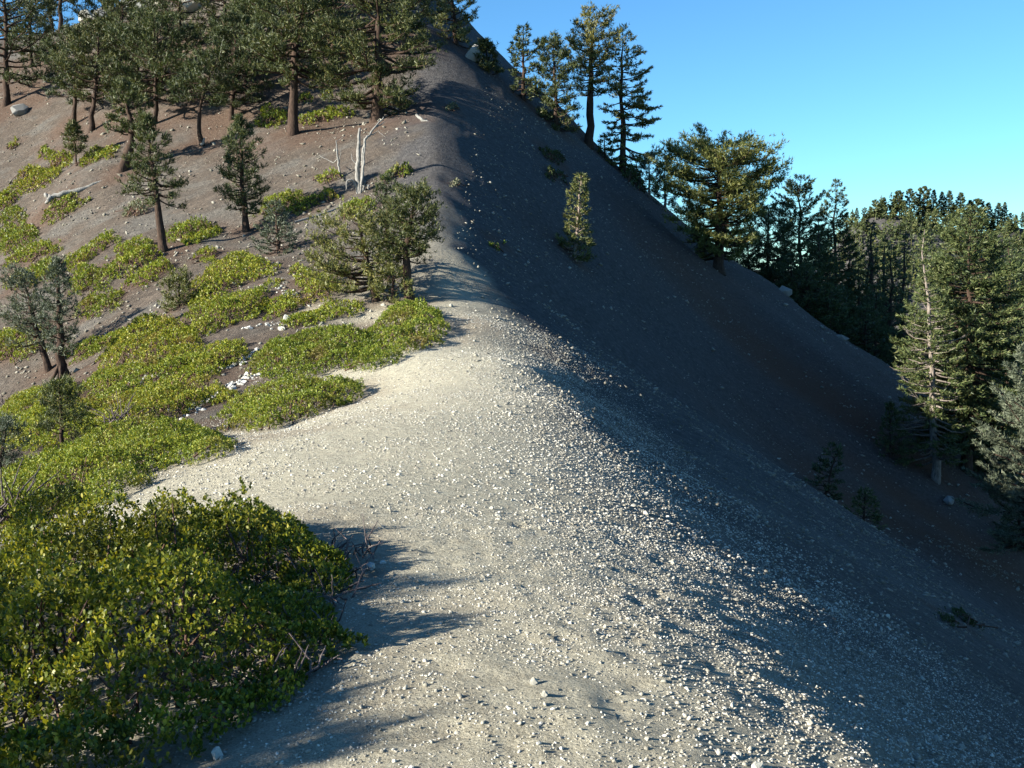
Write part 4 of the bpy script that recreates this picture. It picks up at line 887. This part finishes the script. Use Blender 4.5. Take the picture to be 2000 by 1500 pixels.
    for i in range(300):
        c = np.array((rng.uniform(-1.75, -.85), rng.uniform(4.1, 6.4), 0)); c[2] = float(ground_z(c[0], c[1])) ; b0 = c.copy()
        a = rng.uniform(0, 6.28); e = rng.uniform(.3, 1.3); ln = rng.uniform(.08, .24); q = np.array((math.cos(a)*math.cos(e), math.sin(a)*math.cos(e), math.sin(e)))
        tb.append(([c, c + q*ln*.5 + rng.normal(0, .02, 3), c + q*ln + rng.normal(0, .03, 3)], [.006, .005, .002]))
    base = np.array((-1.2, 5.2, float(ground_z(-1.2, 5.2))))
    wood_thing('dead_bush', 'tangle of dark dead twigs on the trail side of the large near shrub', 'dead bush', base, [('twigs', [([p-base for p in P_], R) for P_, R in tb])], m=M_TWIG_GREY)
def rock(label, px, py, size, sq, seed, m, d=None, name='boulder', cat='rock', group=None, sink=.25):
    b = ground_hit(px, py)[0] if d is None else np.array((at(px, py, d)[0], d, float(gz(at(px, py, d)[0], d))))
    o = link(name, rock_mesh(name, m, seed, 26, sq), None, (b[0], b[1], b[2] + size*sq[2]*(.5-sink)))
    o.scale = (size,)*3; o.rotation_euler = (0, 0, seed*1.3); tag(o, label, cat, group); return o
def build_rocks():
    R = rock
    R('rounded grey boulder with a long shadow on the upper left slope', 40, 222, .75, (1, .8, .9), 1, M_DARKROCK)
    R('pale outcrop block highest at the summit', 330, 6, 2.2, (1.3, 1, .9), 2, M_STONE)
    R('pale outcrop block left of the highest summit block', 268, 24, 1.6, (1.2, 1, .8), 3, M_STONE)
    R('pale summit block half hidden by pines', 385, 14, 1.4, (1, 1, .9), 4, M_STONE)
    R('greyish summit block lowest on the left', 215, 40, 1.3, (1.3, 1, .7), 5, M_DARKROCK)
    R('small summit block beside the grey-green pine', 172, 38, 1.0, (1, 1, .8), 6, M_STONE)
    R('grey boulder on the skyline under the crest-top pine', 918, 112, .8, (1.1, .8, .9), 7, M_DARKROCK)
    R('white upright rock in the shrubs above the pale gully', 560, 634, .16, (.8, .7, 1.3), 8, M_WHITE, sink=.1)
    R('white flat rock just left of the upright one', 551, 644, .13, (1.3, .8, .6), 9, M_WHITE, sink=.1)
    R('bluish shaded boulder on the far slope edge, uppermost', 1530, 572, .55, (1.5, .8, .7), 10, M_DARKROCK)
    R('bluish shaded boulder on the far slope edge, middle', 1606, 632, .5, (1.5, .8, .6), 11, M_DARKROCK)
    R('bluish shaded boulder on the far slope edge, lowest', 1642, 662, .4, (1.4, .8, .6), 12, M_DARKROCK)
    R('pale slab in the shade under the large sunlit fir', 1856, 910, .4, (1.2, .7, .6), 13, M_DARKROCK, d=47)
    R('whitish stone at the shadow edge on the trail side of the near shrub', 724, 1112, .042, (1, .9, .9), 14, M_WHITE, name='stone')
    R('small white stone just right of the whitish shadow-edge stone', 748, 1102, .022, (1, .8, 1), 15, M_WHITE, name='stone')
    R('light stone at the bottom edge beside the near shrub shadow', 425, 1476, .03, (1, .8, .9), 16, M_STONE, name='stone')
    # strips of white stones in the shrubs
    rng = np.random.default_rng(19); k = 0
    shapes = [rock_mesh('pale_stone', M_WHITE, 200+i, 14, (1.2, .8, .6)) for i in range(8)]
    for (x0, y0, x1, y1, n, w) in ((345, 820, 440, 760, 46, 9), (440, 760, 520, 725, 34, 7), (400, 728, 470, 712, 16, 4), (470, 712, 505, 680, 20, 3), (245, 755, 320, 728, 16, 3), (540, 560, 580, 585, 22, 12), (480, 645, 545, 630, 18, 8), (320, 600, 270, 630, 14, 6)):
        t = rng.uniform(0, 1, n); H = ground_hit(x0+(x1-x0)*t + rng.normal(0, w, n), y0+(y1-y0)*t + rng.normal(0, w*.6, n))
        for hpt in H:
            s = rng.uniform(.03, .09)
            o = link('pale_stone', shapes[k % 8], GROUND, (hpt[0], hpt[1], hpt[2]+s*.2)); k += 1
            o.scale = (s,)*3; o.rotation_euler = (rng.normal(0, .3), rng.normal(0, .3), rng.uniform(0, 6.28))

# ------------------------------------------------------------------ assemble
build_shrubs()
build_trees()
GROUND = finish_ground()
build_gravel(GROUND)
build_grit(GROUND)
build_stones(GROUND)
build_far()
build_dead_wood()
build_rocks()
for o in list(bpy.data.objects):
    if o.type == 'MESH': pass
print('tris', sum(len(me.loops) - 2*len(me.polygons) for me in bpy.data.meshes))
